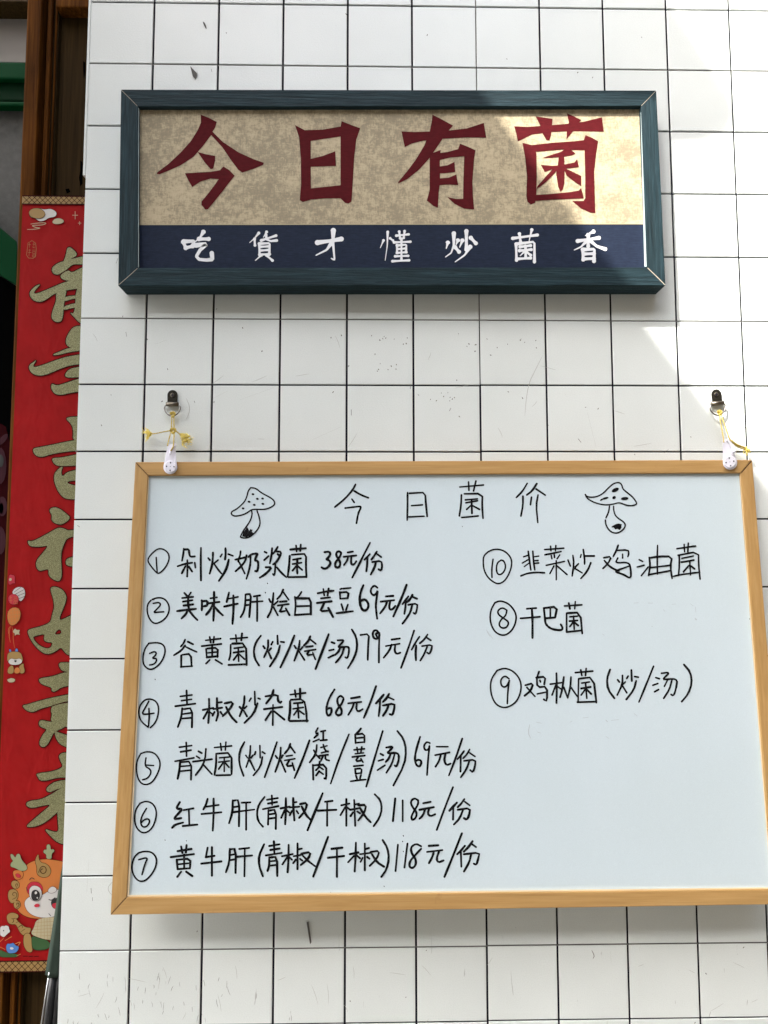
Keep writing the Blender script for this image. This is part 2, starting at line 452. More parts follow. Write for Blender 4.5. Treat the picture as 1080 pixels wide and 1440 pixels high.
for (x0, y0, x1, n_, q) in ((520, 475, 575, 9, 1.6), (530, 515, 560, 7, 1.4), (648, 485, 670, 5, 1.5), (684, 480, 760, 8, 1.3), (600, 555, 640, 9, 1.3)):
    for _ in range(n_):
        x = random.uniform(x0, x1); y = y0 + random.uniform(-4, 9)
        ribbon([(x, y), (x + random.uniform(-.8, .8), y + .8)], random.uniform(.7, q), pl, V, F, 0)
for _ in range(52):        # short scrapes low on the wall
    x = random.uniform(92, 330); y = random.uniform(1365, 1450); q = random.uniform(4, 13)
    s = random.uniform(-.45, .35)
    ribbon([(x, y), (x + s * q * .5 + random.uniform(-1, 1), y + q * .5), (x + s * q, y + q)], random.uniform(.3, .6), pl, V, F, 1, False, .9)
o = ink('scuff_marks', V, F, M_paper_dirt, wall); o['kind'] = 'stuff'
V, F = [], []
for st in ([(763, 500), (752, 522), (744, 538), (740, 560), (738, 585)], [(826, 580), (838, 628)], [(338, 562), (385, 545)], [(440, 618), (480, 600)],
           [(218, 484), (235, 478)], [(262, 560), (268, 575), (262, 590)], [(300, 560), (320, 550)], [(125, 1210), (122, 1255)], [(160, 1262), (150, 1250), (158, 1240)]):
    ribbon(st, .7, pl.off(.0001), V, F, 2, False, .8)
for _ in range(40):
    x = random.uniform(95, 1070); y = random.choice([random.uniform(1345, 1440), random.uniform(460, 630), random.uniform(1345, 1440)]); q = random.uniform(8, 30)
    a = random.uniform(0, 3.1)
    ribbon([(x, y), (x + q * .5 * math.cos(a) + 1, y + q * .5 * math.sin(a)), (x + q * math.cos(a), y + q * math.sin(a))], .45, pl.off(.0001), V, F, 1, False, .9)
o = ink('faint_scratches', V, F, M_haze_line, wall); o['kind'] = 'stuff'
# three loose chips of peeled print, each lifting off the face
for pts in ([(267.5, 93), (277, 103), (275, 111), (271, 107)], [(431, 1297), (434, 1296), (438, 1325), (436, 1328)], [(285, 30), (288, 34), (290.5, 41), (287, 36)]):
    fr = [at(x, y, flat(-.0022 if k < 2 else -.0010)) for k, (x, y) in enumerate(pts)]; bk = [at(x, y, flat(-.0003)) for x, y in pts]
    bm_obj('peeled_chip', prism_bm(fr, bk), M_joint, wall)

# ------------------------------------------------------------------ framed sign
SG = flat(-.033)
sign = thing('framed_sign', at(550, 401, flat(-.01)), 'wide wooden sign in dark teal frame with big red characters over a navy strip', 'sign')
so = [(170, 125.7), (923, 127), (936, 401.4), (166, 401.7)]
si = [(194.2, 149.8), (901.5, 149), (909.8, 375.8), (193.8, 376.7)]
def frame_rails(outer, inner, pl, depth, mats, parent, bev, gap=.25):
    for k in range(4):
        a, b2, c, d = outer[k], outer[(k + 1) % 4], inner[(k + 1) % 4], inner[k]
        # a hair of daylight at the mitres
        def sh(p, q): 
            v = Vector((q[0] - p[0], q[1] - p[1])).normalized() * gap; return (p[0] + v.x, p[1] + v.y)
        ring = [sh(a, b2), sh(b2, a), sh(c, d), sh(d, c)]
        fr = [at(x, y, pl) for x, y in ring]; bk = [p - pl.n * depth for p in fr]
        bm_obj('frame_rail', prism_bm(fr, bk, bev), mats[k % 2], parent)
frame_rails(so, si, SG, .0325, (M_teal_h, M_teal_v), sign, .0009)
SP = SG.off(-.0075)
def grow(q, pl, px): 
    cx = sum(p[0] for p in q) / 4; cy = sum(p[1] for p in q) / 4
    return [(x + px * (1 if x > cx else -1), y + px * (1 if y > cy else -1)) for x, y in q]
gi = grow(si, SG, 9)
fr = [at(x, y, SP) for x, y in gi]; bm_obj('print_panel', prism_bm(fr, [p - SG.n * .004 for p in fr]), M_tan, sign)
M_raw_lit = mat('bare_lit_edge', (.42, .52, .52), .6)  # bare edge coloured pale to carry the sunlit highlight inside the frame
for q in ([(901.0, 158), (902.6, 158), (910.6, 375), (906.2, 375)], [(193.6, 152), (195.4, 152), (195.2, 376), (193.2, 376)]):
    bm_obj('lit_inner_edge', prism_bm([at(x, y, SG.off(-.0012)) for x, y in q], [at(x, y, SP.off(.0001)) for x, y in q]), M_raw_lit, sign)
ys = 315.5
ring = [(gi[0][0], ys + .8), (gi[1][0] + 6, ys - .3), (gi[2][0], gi[2][1]), (gi[3][0], gi[3][1])]
V = [at(x, y, SP.off(.00025)) for x, y in ring]; ink('navy_strip', V, [(0, 1, 2, 3)], M_navy, sign)
V, F = [], []; ribbon([(192, ys + .4), (910, ys - .7)], 1.1, SP.off(.0005), V, F, 0); ink('pale_rule', V, F, M_pale, sign)
M_bare = mat('bare_wood_edge', (.33, .30, .24), .7)
for a_, b_, c_ in (((171.5, 127.5), (193, 149), .7), ((922, 128), (902, 148.5), .6), ((935, 400.5), (911, 377), 1.2), ((167, 400.5), (193, 377.5), .8)):
    V, F = [], []; ribbon([a_, ((a_[0] + b_[0]) / 2 + .3, (a_[1] + b_[1]) / 2), b_], c_, SG.off(.0003), V, F, 0)
    ink('worn_mitre_edge', V, F, M_bare, sign)

def PP(s): return [tuple(float(v) for v in p.split(',')) for p in s.split()]
def T(p, ox, oy, sc): return [(ox + x / sc, oy + y / sc) for x, y in p]
a5 = (150, 100, 2.7); a6 = (540, 100, 2.5714); a7 = (600, 90, 3.1765)
big = [
 [(a5, "357,165 388,177 418,193 412,215 402,230 440,268 500,308 555,333 597,348 594,356 560,370 515,385 500,375 470,335 440,290 397,243 365,285 330,325 280,358 235,378 200,392 190,390 192,384 235,352 280,310 320,265 345,225 358,195", []),
  (a5, "345,307 375,315 412,322 412,340 405,370 395,372 375,350", []),
  (a5, "297,388 340,385 395,382 430,376 443,362 465,375 486,397 460,430 425,475 385,524 375,526 360,508 360,495 385,465 410,432 425,410 395,408 355,420 325,440 310,415", [])],
 [(a5, "715,205 752,224 820,222 888,210 892,190 925,203 963,217 948,260 940,330 935,420 930,495 918,503 905,500 888,483 830,483 775,488 745,497 733,490 738,430 737,330 730,250", ["775,265 888,248 888,433 776,445 775,363 871,360 868,304 820,322 775,333"])],
 [(a6, "63,218 110,220 170,218 240,214 300,207 361,187 370,241 300,240 200,245 140,252 100,262 75,275", []),
  (a6, "175,157 212,176 250,197 225,225 195,270 160,320 125,358 85,390 50,407 52,400 85,360 115,320 145,270 165,220 173,180", []),
  (a6, "165,300 205,285 202,330 203,400 198,440 195,494 180,488 155,468 165,430 165,360", []),
  (a6, "190,298 230,292 268,282 275,262 300,272 331,286 326,320 320,400 322,450 326,500 290,497 255,480 228,455 260,462 286,462 287,400 290,308 240,312 200,322", []),
  (a6, "200,345 230,340 255,328 258,365 230,368 200,370", []), (a6, "200,388 235,385 262,373 268,412 235,410 200,412", [])],
 [(a7, "391,278 450,281 520,276 620,268 700,258 783,238 791,302 700,300 640,300 560,303 470,315 407,346 400,310", []),
  (a7, "487,234 530,240 562,245 560,280 555,320 548,342 535,340 518,310 505,270", []),
  (a7, "626,220 655,232 690,250 670,275 650,305 625,335 626,300 635,260", []),
  (a7, "428,352 480,365 490,400 492,500 490,590 485,620 465,628 450,615 445,590 448,500 440,420", []),
  (a7, "470,362 560,352 660,345 702,340 710,318 740,330 766,345 757,400 748,480 750,560 753,665 730,663 690,645 650,612 700,612 708,600 708,500 705,385 600,382 487,392", []),
  (a7, "480,585 560,580 640,572 680,565 690,553 702,600 640,602 560,606 480,612", []),
  (a7, "632,372 665,400 645,408 600,415 560,418 515,420 560,405 600,392", []),
  (a7, "510,450 560,455 600,452 660,440 672,425 680,460 640,465 560,470 527,482", []),
  (a7, "590,412 614,408 616,470 615,530 608,560 598,571 588,550 578,490 586,450", []),
  (a7, "588,468 560,500 530,530 492,558 495,545 530,505 562,470", []),
  (a7, "610,462 650,480 690,500 690,545 660,525 625,498", [])]]
for ch in big:
    V, F = poly_fill([(T(PP(o_), *c), [T(PP(h), *c) for h in hs_]) for c, o_, hs_ in ch], SP.off(.0003), .00002)
    ink('large_character', V, F, M_red_ink, sign)
b1 = (240, 310, 3.375); b2 = (540, 310, 3.1765)
small = [
 [(b1, "60,103 72,130;62,100 112,98 103,122;72,130 105,122;155,55 140,80 118,100;135,88 180,88;120,118 170,112 140,140 122,170 135,185 170,188 198,185 195,155")],
 [(b1, "418,60 398,85 375,105;398,88 400,118;455,55 440,80;430,95 500,72;452,68 455,90 475,98 503,95;420,110 422,165;422,110 470,108 468,162;425,125 465,123;425,143 465,140;422,162 470,160;430,165 402,190;455,165 483,190")],
 [(b1, "697,105 750,98 810,88;772,48 770,100 778,188 762,180;765,105 740,140 690,165")],
 [(b1, "1030,55 1028,120 1018,190;1010,95 995,130;1042,85 1055,95"), (b2, "55,68 110,62;68,50 72,80;92,48 88,78;45,98 118,95;58,110 58,145;58,112 100,108 98,142;60,128 98,125;58,145 100,142;78,82 78,175;50,160 108,158;38,182 112,178")],
 [(b2, "285,100 278,125;312,58 312,110 300,145 275,163;330,90 322,108;318,120 335,140;368,48 368,130;350,90 338,120;388,78 410,102;385,118 360,155 318,185")],
 [(b2, "575,80 685,65;605,60 610,95;660,42 648,92;590,105 592,178;592,105 672,95 672,185;595,172 655,168;608,118 655,112;605,135 658,130;632,115 633,165;628,138 608,158;636,140 655,155")],
 [(b2, "935,50 900,68;865,92 960,78;912,65 912,115;905,92 880,118 850,132;918,88 950,115 988,128;888,130 890,175;890,130 940,128 938,182;892,150 938,148;892,172 938,170")]]
wds = [5.2, 3.4, 5.8, 3.1, 4.9, 3.8, 4.6]
for ch, wd in zip(small, wds):
    V, F = [], []; k = 0
    for c, s in ch:
        for st in X(S(s), *c):
            k += 1; st2 = []
            for a_, b_ in zip(st, st[1:]): st2 += [(a_[0] + (b_[0] - a_[0]) * q / 3, a_[1] + (b_[1] - a_[1]) * q / 3) for q in range(3)]
            ribbon(st2 + [st[-1]], wd * 1.05, SP.off(.0005 + .00002 * k), V, F, 1, False, .2, 0, True)
    ink('small_character', V, F, M_white_ink, sign)

# ------------------------------------------------------------------ whiteboard
zt = at(600, 648, flat(-.022)).z; zb = at(600, 1280, flat(-.067)).z
dv = Vector((0, .045, zt - zb)).normalized()
nb = Vector((1, 0, 0)).cross(dv); nb = nb if nb.y < 0 else -nb
BF = Plane((0, -.022, zt), nb)
wb = thing('whiteboard', at(620, 1280, BF.off(-.01)), 'pine-framed whiteboard with a handwritten mushroom menu in black marker', 'whiteboard')
bo = [(190, 649.5), (1058, 646.5), (1109, 1272), (155, 1287)]
bi = [(208, 668.5), (1042, 665), (1087, 1250.5), (178, 1262)]
frame_rails(bo, bi, BF, .017, (M_bam_h, M_bam_v), wb, .0014)
BS = BF.off(-.0048)
gb = grow(bi, BF, 6)
fr = [at(x, y, BS) for x, y in gb]; bm_obj('writing_surface', prism_bm(fr, [p - nb * .006 for p in fr]), M_board, wb)
M_lip_highlight = mat('painted_lip_highlight', (.74, .62, .42), .5)  # cream colour paints the highlight along the frame's inner bevel
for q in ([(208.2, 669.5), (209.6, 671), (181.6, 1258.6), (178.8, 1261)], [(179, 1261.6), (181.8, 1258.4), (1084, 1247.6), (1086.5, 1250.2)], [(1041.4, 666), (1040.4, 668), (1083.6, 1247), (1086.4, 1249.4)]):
    bm_obj('lip_highlight', prism_bm([at(x, y, BF.off(-.0022)) for x, y in q], [at(x, y, BS.off(.0001)) for x, y in q]), M_lip_highlight, wb)
M_mitre = mat('mitre_shadow_gap', (.06, .025, .01), .9)
for a_, b_ in (((191, 650.5), (207.5, 668)), ((1057, 648), (1043, 664.5)), ((156, 1286), (177, 1263))):
    V, F = [], []; ribbon([a_, b_], .8, BF.off(.0003), V, F, 0); ink('mitre_gap', V, F, M_mitre, wb)
A = (210, 670, 5.4); B = (400, 670, 5.4); C = (590, 670, 5.4); D = (790, 670, 5.143); E_ = (190, 820, 4.909); F_ = (400, 820, 4.909)
G = (670, 820, 3.2727); H = (180, 1020, 4.154); I = (420, 1010, 4.0)
lines = {
'title': (2.2, [(B, "540,60 520,100 460,170 383,232;530,110 580,140 637,162;512,172 530,197;462,240 530,232 583,226 575,250 560,280 547,355;935,122 935,220 932,332;950,128 1030,123;965,222 1048,216;945,307 1060,302"),
  (C, "-25,124 42,122 48,210 58,303;305,80 485,65;372,42 375,105;428,35 410,110;318,140 315,220 302,300;340,132 478,130 475,220 482,318;320,312 445,300;348,178 440,170;352,200 440,185;395,180 398,280;390,220 358,250;400,220 455,250;818,52 780,115 735,160;785,150 785,220 770,300;890,55 855,110 815,140;885,95 955,142;850,158 842,215;900,140 885,220 898,350")]),
'1': (2.4, [(A, "262,548 258,590 248,640;270,555 300,553 303,585 310,610 345,607;215,682 265,665 325,655;288,635 290,700 287,760;275,680 262,705 247,735;300,685 325,722;345,655 350,692;392,542 390,650 392,790;447,620 460,635;483,578 482,620 478,670 458,738;522,635 497,655;490,660 520,705 548,738;578,545 580,590 575,630;552,590 540,610;600,590 635,603;603,632 590,690 565,740 528,793;693,568 690,600 672,640 688,660 725,738;652,632 700,622 735,612;738,600 730,640 700,680 655,720;752,612 775,590 825,583 810,610 800,640 825,640 828,680 820,722 805,718;768,600 768,660 755,720 737,778;875,572 890,580;872,635 905,605;932,545 928,600 915,660;975,535 955,570 935,590;965,570 1003,572 990,610 965,650 940,668;975,590 985,600;958,655 955,710 950,755 938,740;885,690 930,688 905,720 870,750 840,768;968,690 1000,730 1040,765"),
  (B, "45,555 100,550 162,545;88,525 92,570;124,518 120,565;40,605 35,680 25,760;55,595 110,590 165,588 163,680 167,765;30,765 165,762;65,632 125,622;62,665 130,655;98,625 95,690 98,738;90,680 62,715;100,680 135,710;305,575 340,570 350,590 335,615 315,628 345,640 350,665 325,695 300,702 282,690;430,578 410,565 390,585 400,615 420,640 425,675 405,695 385,685 385,655 410,625 428,595 430,578;480,577 520,570;450,610 545,600;482,615 475,640 452,672;508,612 505,645 510,670 530,668 545,645;650,503 590,620 515,768;648,590 608,632;630,615 628,670 622,720;702,570 680,605 660,632;705,590 735,612;668,650 735,640 742,680 735,715 715,705;695,650 685,690 655,745")]),
'2': (2.5, [(E_, "340,68 358,88;385,65 365,95;325,103 400,95;330,128 395,118;335,155 400,147;366,95 366,150 372,180;290,193 355,185 420,178;365,185 350,215 320,245;370,185 400,225 430,255;460,120 462,150 460,188;470,125 500,122 498,155 475,160;545,62 545,160 540,260;520,105 565,98;505,140 582,130;535,150 515,190 490,218;550,165 580,200 605,222;648,65 640,100 632,130;645,108 710,95;615,162 670,150 708,142;678,85 680,180 672,282;762,80 760,150 750,200 728,235;765,78 800,75 795,150 788,235;768,118 795,115;768,152 795,150;820,92 862,85;808,130 880,125;842,92 843,180 842,262;925,110 935,130;955,68 950,130 940,190 915,235;985,125 958,150;955,165 985,222;1022,45 1005,85 980,110;1025,65 1060,115;1000,128 1045,125;985,155 1060,145;1020,150 1005,185 995,200 1035,192;1040,175 1065,220"),
  (F_, "118,60 98,92 75,105;72,95 78,150 72,220;80,105 130,105 182,105 182,215;88,160 175,157;72,220 180,213;230,70 285,58 340,52;268,40 275,85;305,38 298,85;252,105 315,98;225,137 325,125;275,135 262,165 245,195 300,190;303,172 320,205 335,233;385,42 395,38;405,38 458,33;382,62 385,108;385,65 443,60 437,105;385,108 438,103;393,145 405,185;438,148 425,185;360,208 420,200 473,194;545,15 525,60 517,120 530,175 550,192 575,180 582,145 560,112 535,115 520,135;642,32 622,15 598,35 595,65 612,85 632,78 645,45 638,90 630,150 634,200 640,245;700,92 750,88;665,128 757,118;710,125 695,165 660,210;730,125 722,165 730,185 750,178 765,158;843,12 810,100 752,230;855,92 835,120 815,145;838,125 835,170 828,212;883,82 865,115 848,130;885,95 915,108;855,150 918,140 915,180 905,215 890,205;882,150 870,200 845,240 815,280")]),
'3': (2.4, [(E_, "345,390 335,415 315,438;365,405 400,422;345,430 320,465 268,498;350,440 390,460 425,475;318,500 318,580;325,495 385,487 390,575;315,578 395,573;487,395 590,383;515,372 522,410;545,370 540,410;460,435 595,420;490,455 495,515;498,452 572,445 568,510;500,482 565,475;495,512 570,505;532,425 532,508;515,530 490,555;555,530 600,558;658,385 775,375;695,358 700,402;738,348 733,395;660,425 658,500 648,530;672,418 765,415 770,565;645,565 770,560;685,450 745,442;680,480 750,470;712,445 715,540;710,490 680,530;718,490 755,525;868,363 835,405 818,460 825,520 855,568;885,435 895,450;918,395 918,450 890,512;938,450 925,465;918,470 940,520;982,362 985,420;950,405 940,425;1005,405 1028,408;1000,430 985,490 930,575"),
  (F_, "68,362 30,460 -28,582;68,432 80,450;105,398 100,450 68,535;100,470 138,530;125,440 110,460;178,368 165,400 135,430;180,390 215,418;150,440 195,435;140,470 215,458;172,465 150,500 195,492;195,480 213,527;305,353 265,460 215,592;325,408 345,415;308,465 340,458;302,515 340,497;368,395 415,392 385,425 368,445 410,440 445,438 445,480 435,520 420,512;385,445 372,475 350,495;412,445 395,500 355,548;465,320 495,370 503,440 485,510 438,587;525,358 585,350 578,420 575,530;655,345 630,320 608,340 612,375 635,388 655,370 655,345 628,345 640,375;655,370 652,450 652,548;740,390 797,382;700,435 795,418;740,425 725,465 685,515;765,425 760,470 775,490 800,480;895,328 855,450 805,585;932,370 905,410 878,460;910,430 905,480 908,532;988,355 965,390 935,415;985,378 1010,395;950,435 1020,425 1015,460 1000,490 985,480;985,440 965,490 938,535")]),
'4': (2.5, [(E_, "355,742 358,830;312,782 392,772;320,812 390,802;278,850 415,832;325,865 318,930 295,993;335,870 395,862 392,995;325,905 390,895;322,935 388,930;510,800 512,880 505,965;468,875 540,862;500,885 472,935;515,890 535,905;565,795 565,870 575,900 560,950;572,825 598,822;540,870 600,860;548,890 535,915;590,890 600,905;618,830 680,818 655,870 605,918;628,855 660,920 700,960;722,855 735,870;755,780 752,840 722,918;770,850 755,865;750,880 772,920;825,748 828,840;800,795 788,815;850,795 862,800;845,830 820,900 755,965;955,738 945,780 905,830;900,782 985,768 985,810 1000,828 1010,818;890,870 1015,855;952,840 950,980;940,885 900,945;960,885 1030,942"),
  (F_, "40,770 145,758;72,740 78,785;108,730 108,790;38,815 40,880 30,945;45,805 135,800 150,880 155,955;38,952 160,950;65,830 125,825;60,868 130,858;92,830 98,930;90,875 65,910;100,880 135,905;345,735 310,790 290,850 290,900 305,920 325,895 325,860 300,865 290,880;405,790 385,775 362,800 370,840 395,870 395,905 370,915 352,900 365,870 395,835 408,800;460,795 520,785;440,830 530,820;480,830 465,870 440,910;500,825 495,870 510,888 540,870;632,712 595,820 548,930;685,770 660,800 632,830;660,805 658,860 650,918;722,765 705,795 680,820;722,790 755,805;680,845 760,830 758,870 745,912 728,905;718,845 705,880 680,915")]),
'5': (2.3, [(H, "340,100 342,180;300,128 372,118;308,155 368,145;275,210 385,190;305,210 300,265 290,312;312,215 370,210 368,318;308,240 365,235;305,268 365,262;412,152 430,162;400,180 418,192;380,212 490,198;455,138 450,200 430,245 395,290;440,230 490,285;505,130 605,120;540,105 545,145;572,98 568,145;515,165 515,230 505,290;522,165 605,160 605,285;515,292 598,290;535,190 590,185;530,215 592,208;562,190 562,270;555,220 530,255;568,220 590,245;680,98 652,150 648,220 675,295;688,175 698,190;715,120 712,180 690,245;730,175 718,190;712,205 740,262;770,118 772,190;745,155 740,170;785,155 800,165;785,185 775,240 732,293;870,98 835,200 798,303;862,178 872,192;892,130 890,190 860,272;905,175 895,190;892,205 920,272;948,108 940,135 915,165;950,125 975,160;925,180 960,175;915,205 975,195;942,205 922,240 960,235;960,220 972,262;1060,88 1020,200 973,308"),
  (I, "108,55 92,85 115,85 88,110;82,132 115,118;125,75 150,70;138,72 138,122;122,125 158,122;85,180 92,192;102,150 98,200 62,248;98,205 118,225;125,165 160,155;138,148 148,180 165,188;128,195 165,185;115,212 165,205;138,210 125,240;150,208 150,232 172,238;80,262 82,345;85,265 155,260 155,345 145,338;118,245 115,275 98,292;118,275 138,288;115,298 98,322;118,300 138,315;283,90 230,220 180,368;350,58 335,78 322,88;318,92 320,140;322,92 370,85 370,135;325,112 365,108;322,138 368,134;312,178 370,172;328,165 332,192;355,162 350,190;318,200 365,195;302,218 372,210;335,218 318,243 355,238;350,228 362,248;310,270 362,265;318,285 320,312;320,285 355,282 352,310;320,312 352,308;322,322 328,340;350,320 345,338;292,355 340,348 378,345;473,72 425,230 380,385;460,200 475,208;448,240 475,232;443,292 485,265;492,165 535,158 512,182 495,200 560,192 565,230 550,275 540,265;518,200 505,230 490,245;540,200 525,255 493,307;555,72 590,115 605,180 595,260 533,378;683,105 660,180 652,235 665,270 685,270 692,240 672,232 655,245;738,140 720,132 703,155 710,180 730,178 738,145 730,200 722,320;775,160 840,160;768,208 848,192;800,205 790,240 770,272;825,200 818,240 832,265 855,255;920,115 885,220 845,322;930,185 912,210 893,230;912,215 910,300;962,175 945,205 925,225;962,195 992,215;930,240 995,232 992,270 980,305 965,292;960,240 945,285 912,332")]),
'6': (2.5, [(H, "302,450 278,490 322,485 285,525 265,550 310,542;258,598 275,580 322,568;325,495 382,485;355,490 358,580;320,588 405,580;465,430 455,465 440,492;455,475 530,465;430,518 545,508;500,428 500,520 495,615;612,438 610,510 590,572;615,440 650,435 648,590;615,478 648,473;612,508 648,503;665,452 715,450;655,502 738,492;690,455 690,610;798,418 765,460 752,510 760,560 788,592;840,410 842,465;812,435 875,425;818,457 870,448;788,490 878,472;820,495 818,580;825,498 865,492 863,605;825,520 862,515;822,545 862,540;922,425 922,500 918,578;892,485 945,475;915,495 895,540;925,495 942,510;965,425 965,475 972,555;970,450 985,448;945,480 1000,475;958,500 945,525;985,500 995,515;1005,460 1048,452 1035,500 1000,540;1015,475 1040,525 1065,550"),
  (I, "135,422 90,530 50,630;148,470 190,465;108,520 212,515;160,475 160,605;268,455 268,605;240,490 285,480;262,500 235,545;270,500 290,515;312,460 318,605;318,485 340,480;290,515 345,505;305,530 292,550;330,525 345,535;335,490 380,487 370,530 335,575;345,505 375,555 405,585;428,428 460,460 468,510 455,560 422,607;543,452 530,578;585,462 585,580;672,462 650,448 628,470 640,500 665,530 660,560 640,575 632,555 650,520 672,485 672,462;700,478 742,470;680,515 760,500;712,510 700,545 680,565;735,505 725,535 740,552 768,540;868,388 820,510 777,628;890,475 868,498 848,520;870,500 868,570;932,455 915,480 895,500;935,470 962,490;895,515 965,505 958,550 945,572 930,562;925,515 905,565 873,598")]),
'7': (2.6, [(H, "290,735 370,722;310,708 318,745;342,700 338,742;250,770 385,752;285,785 290,840;290,785 365,778 362,835;292,812 360,805;290,840 362,835;328,755 328,838;310,855 288,885;340,855 375,880;465,715 455,768;455,770 505,762;428,808 545,795;490,712 490,878;595,722 592,800 572,858;595,725 630,720 628,862;598,758 628,752;595,788 628,782;650,722 708,716;632,768 725,760;682,725 680,882;795,695 765,760 765,820 788,882;852,678 855,745;825,705 885,695;832,728 885,720;805,760 898,745;825,770 825,820 815,850;830,772 870,768 872,880;828,795 868,790;826,820 868,815;938,698 938,780 932,858;900,765 962,752;930,770 902,812;942,770 958,785;990,690 990,840;992,725 1015,720;968,765 1020,755;980,785 965,805;1005,780 1018,790"),
  (I, "15,762 68,752 55,790 12,825;25,775 55,805 92,832;165,668 120,790 82,890;185,735 245,728;165,785 255,775;215,735 215,892;322,700 320,780 315,862;288,765 335,755;310,775 278,810;325,770 345,788;372,705 372,855;378,735 395,730;345,765 405,757;360,785 348,808;385,780 398,790;405,752 455,745 440,790 400,830;412,765 440,810 480,835;472,685 500,730 508,790 495,850 465,892;558,712 545,860;612,705 595,840;688,720 660,705 630,725 635,760 658,790 660,825 640,845 622,835 625,805 655,770 688,735;733,718 785,715;722,752 808,742;760,755 750,785 733,815;790,748 775,790 785,812 815,800;918,648 870,770 820,892;935,718 915,742 892,765;912,745 915,835;978,692 955,725 930,750;970,705 998,725;930,765 1018,755 1010,790 1000,825 985,818;970,765 960,810 930,862")]),
'10': (2.0, [(C, "825,568 835,640 845,710;860,568 865,640 875,710;790,610 820,600;780,658 825,632;795,685 835,655;870,610 905,605;870,640 900,638;870,660 905,657;770,755 820,735 890,728 950,732;950,555 1095,545;995,530 998,565;1035,525 1032,565;952,595 1020,582 1075,570;1000,600 1005,625;1022,590 1025,615;1065,595 1045,625;962,675 1100,645;1038,640 1038,785;1020,680 990,738;1045,680 1120,745"),
  (D, "45,605 62,648;80,570 88,630 75,720;120,632 98,655;95,665 148,698;155,528 165,590 165,635;140,565 135,585;165,575 235,575;210,625 185,685 138,738;305,588 360,578 335,630 298,665;308,608 350,655 400,680 415,682;408,498 395,535 372,578;395,535 480,530 485,560 478,580;440,562 440,590;405,590 385,628 488,618 500,680 500,742 440,705 375,688 440,665 488,648;560,602 585,615;545,655 595,642;575,718 625,655;632,585 640,640 628,715;632,590 700,578 798,578 785,650 798,738;640,660 785,642;632,710 780,682;693,498 690,600 692,705;832,522 968,503;885,492 888,545;915,482 912,545;842,570 988,542 990,640 1000,742;850,575 850,640 845,715;868,592 952,575;865,620 955,605;925,610 932,712;918,645 880,690;935,648 960,668;808,722 870,708 998,692")]),
'8': (2.4, [(G, "232,118 275,115;203,162 292,155;255,120 258,165 258,252;310,115 315,160 318,190 345,212 390,218 398,208 388,190;310,115 372,108 362,158;340,118 340,155;315,162 362,158;405,105 485,100;425,92 430,118;455,85 452,118;415,138 415,222;418,138 478,135 487,232;415,225 482,218;430,155 465,152;428,175 465,172;447,152 450,212;445,180 430,200;450,180 468,195")]),
'9': (2.3, [(G, "225,470 262,460 250,495 222,518;232,480 270,522;288,408 280,430;275,435 318,430 312,465;292,448 295,455;278,438 280,480 325,475 325,545 310,535;280,510 318,502;368,415 370,485 368,552;340,465 395,458;365,470 348,515;372,475 390,488;402,432 395,490 385,525;402,480 420,528;435,432 432,480 420,528;435,480 465,522;455,412 535,405;480,400 485,425;505,393 502,425;470,440 468,545;472,440 538,432 552,550;465,548 552,545;485,460 520,455;482,485 525,478;502,458 508,530;500,490 482,515;508,490 528,510;615,398 600,440 605,490 635,530;650,445 658,455;672,425 672,465 648,515;685,455 675,465;672,472 692,505;713,400 715,450;698,428 692,438;728,430 745,433;735,450 725,490 690,535;815,383 780,470 748,547;825,435 842,440;812,470 835,462;820,500 838,490;852,415 890,410 870,430 855,445 925,438 920,480 908,520 895,512;880,445 865,475;900,445 888,490 862,530;955,375 985,410 992,460 975,510 945,545")]),
}
circ = {   # ringed numbers: ring, digit strokes
'1': (A, 2.0, "20,585 60,550 100,548 140,575 152,610 145,650 120,695 85,730 62,738 35,710 0,665 -12,640 -5,615 20,585", "52,615 55,670 60,725"),
'2': (E_, 2.1, "130,112 110,115 160,98 205,108 235,150 235,200 210,245 165,275 130,280 100,250 82,200 85,145 110,118", "125,140 165,132 178,150 150,180 125,205 160,200 198,198"),
'3': (E_, 2.1, "95,415 150,410 190,420 210,455 200,510 170,560 125,595 90,595 58,565 52,515 65,455 95,415", "100,485 130,472 148,480 140,500 115,520 150,520 145,545 125,562 100,565"),
'4': (E_, 2.2, "90,995 40,955 23,900 30,850 60,810 95,798 140,810 163,850 160,910 140,965 105,998", "95,815 70,860 45,905 85,905 130,898;95,865 98,920 92,990"),
'5': (H, 2.0, "75,165 110,152 155,160 185,200 188,240 170,290 140,335 100,350 65,330 48,270 50,210 75,165", "105,190 98,240 130,255 135,280 115,310 85,318;105,232 150,235"),
'6': (H, 2.1, "70,455 105,442 145,455 168,500 160,560 135,610 95,632 60,615 38,570 40,500 70,455", "108,485 80,530 72,570 85,595 110,592 128,565 120,545 95,550 75,572"),
'7': (H, 2.2, "62,745 95,735 140,740 168,775 165,820 140,870 100,910 60,912 28,870 20,820 35,770 62,745", "62,785 118,770 98,810 82,872"),
'10': (C, 2.0, "520,572 560,553 610,553 660,575 695,620 702,665 685,730 650,790 610,815 575,812 520,770 490,715 483,660 485,605 520,572", "558,628 548,700 550,768;620,635 590,655 582,700 590,740 615,748 645,720 655,680 640,640 620,635"),
'8': (G, 2.2, "85,90 110,80 150,95 178,130 185,165 170,210 140,238 110,240 80,220 62,175 65,125 85,90", "140,125 120,112 98,125 100,145 130,165 150,180 140,205 115,208 102,190 115,165 135,150 140,125"),
'9': (G, 2.2, "95,402 130,390 170,405 200,440 208,485 190,540 155,568 120,575 85,555 65,505 65,445 95,402", "150,440 130,425 110,445 115,475 135,480 150,455 152,440 145,490 142,555"),
}
IK = BS.off(.00035)
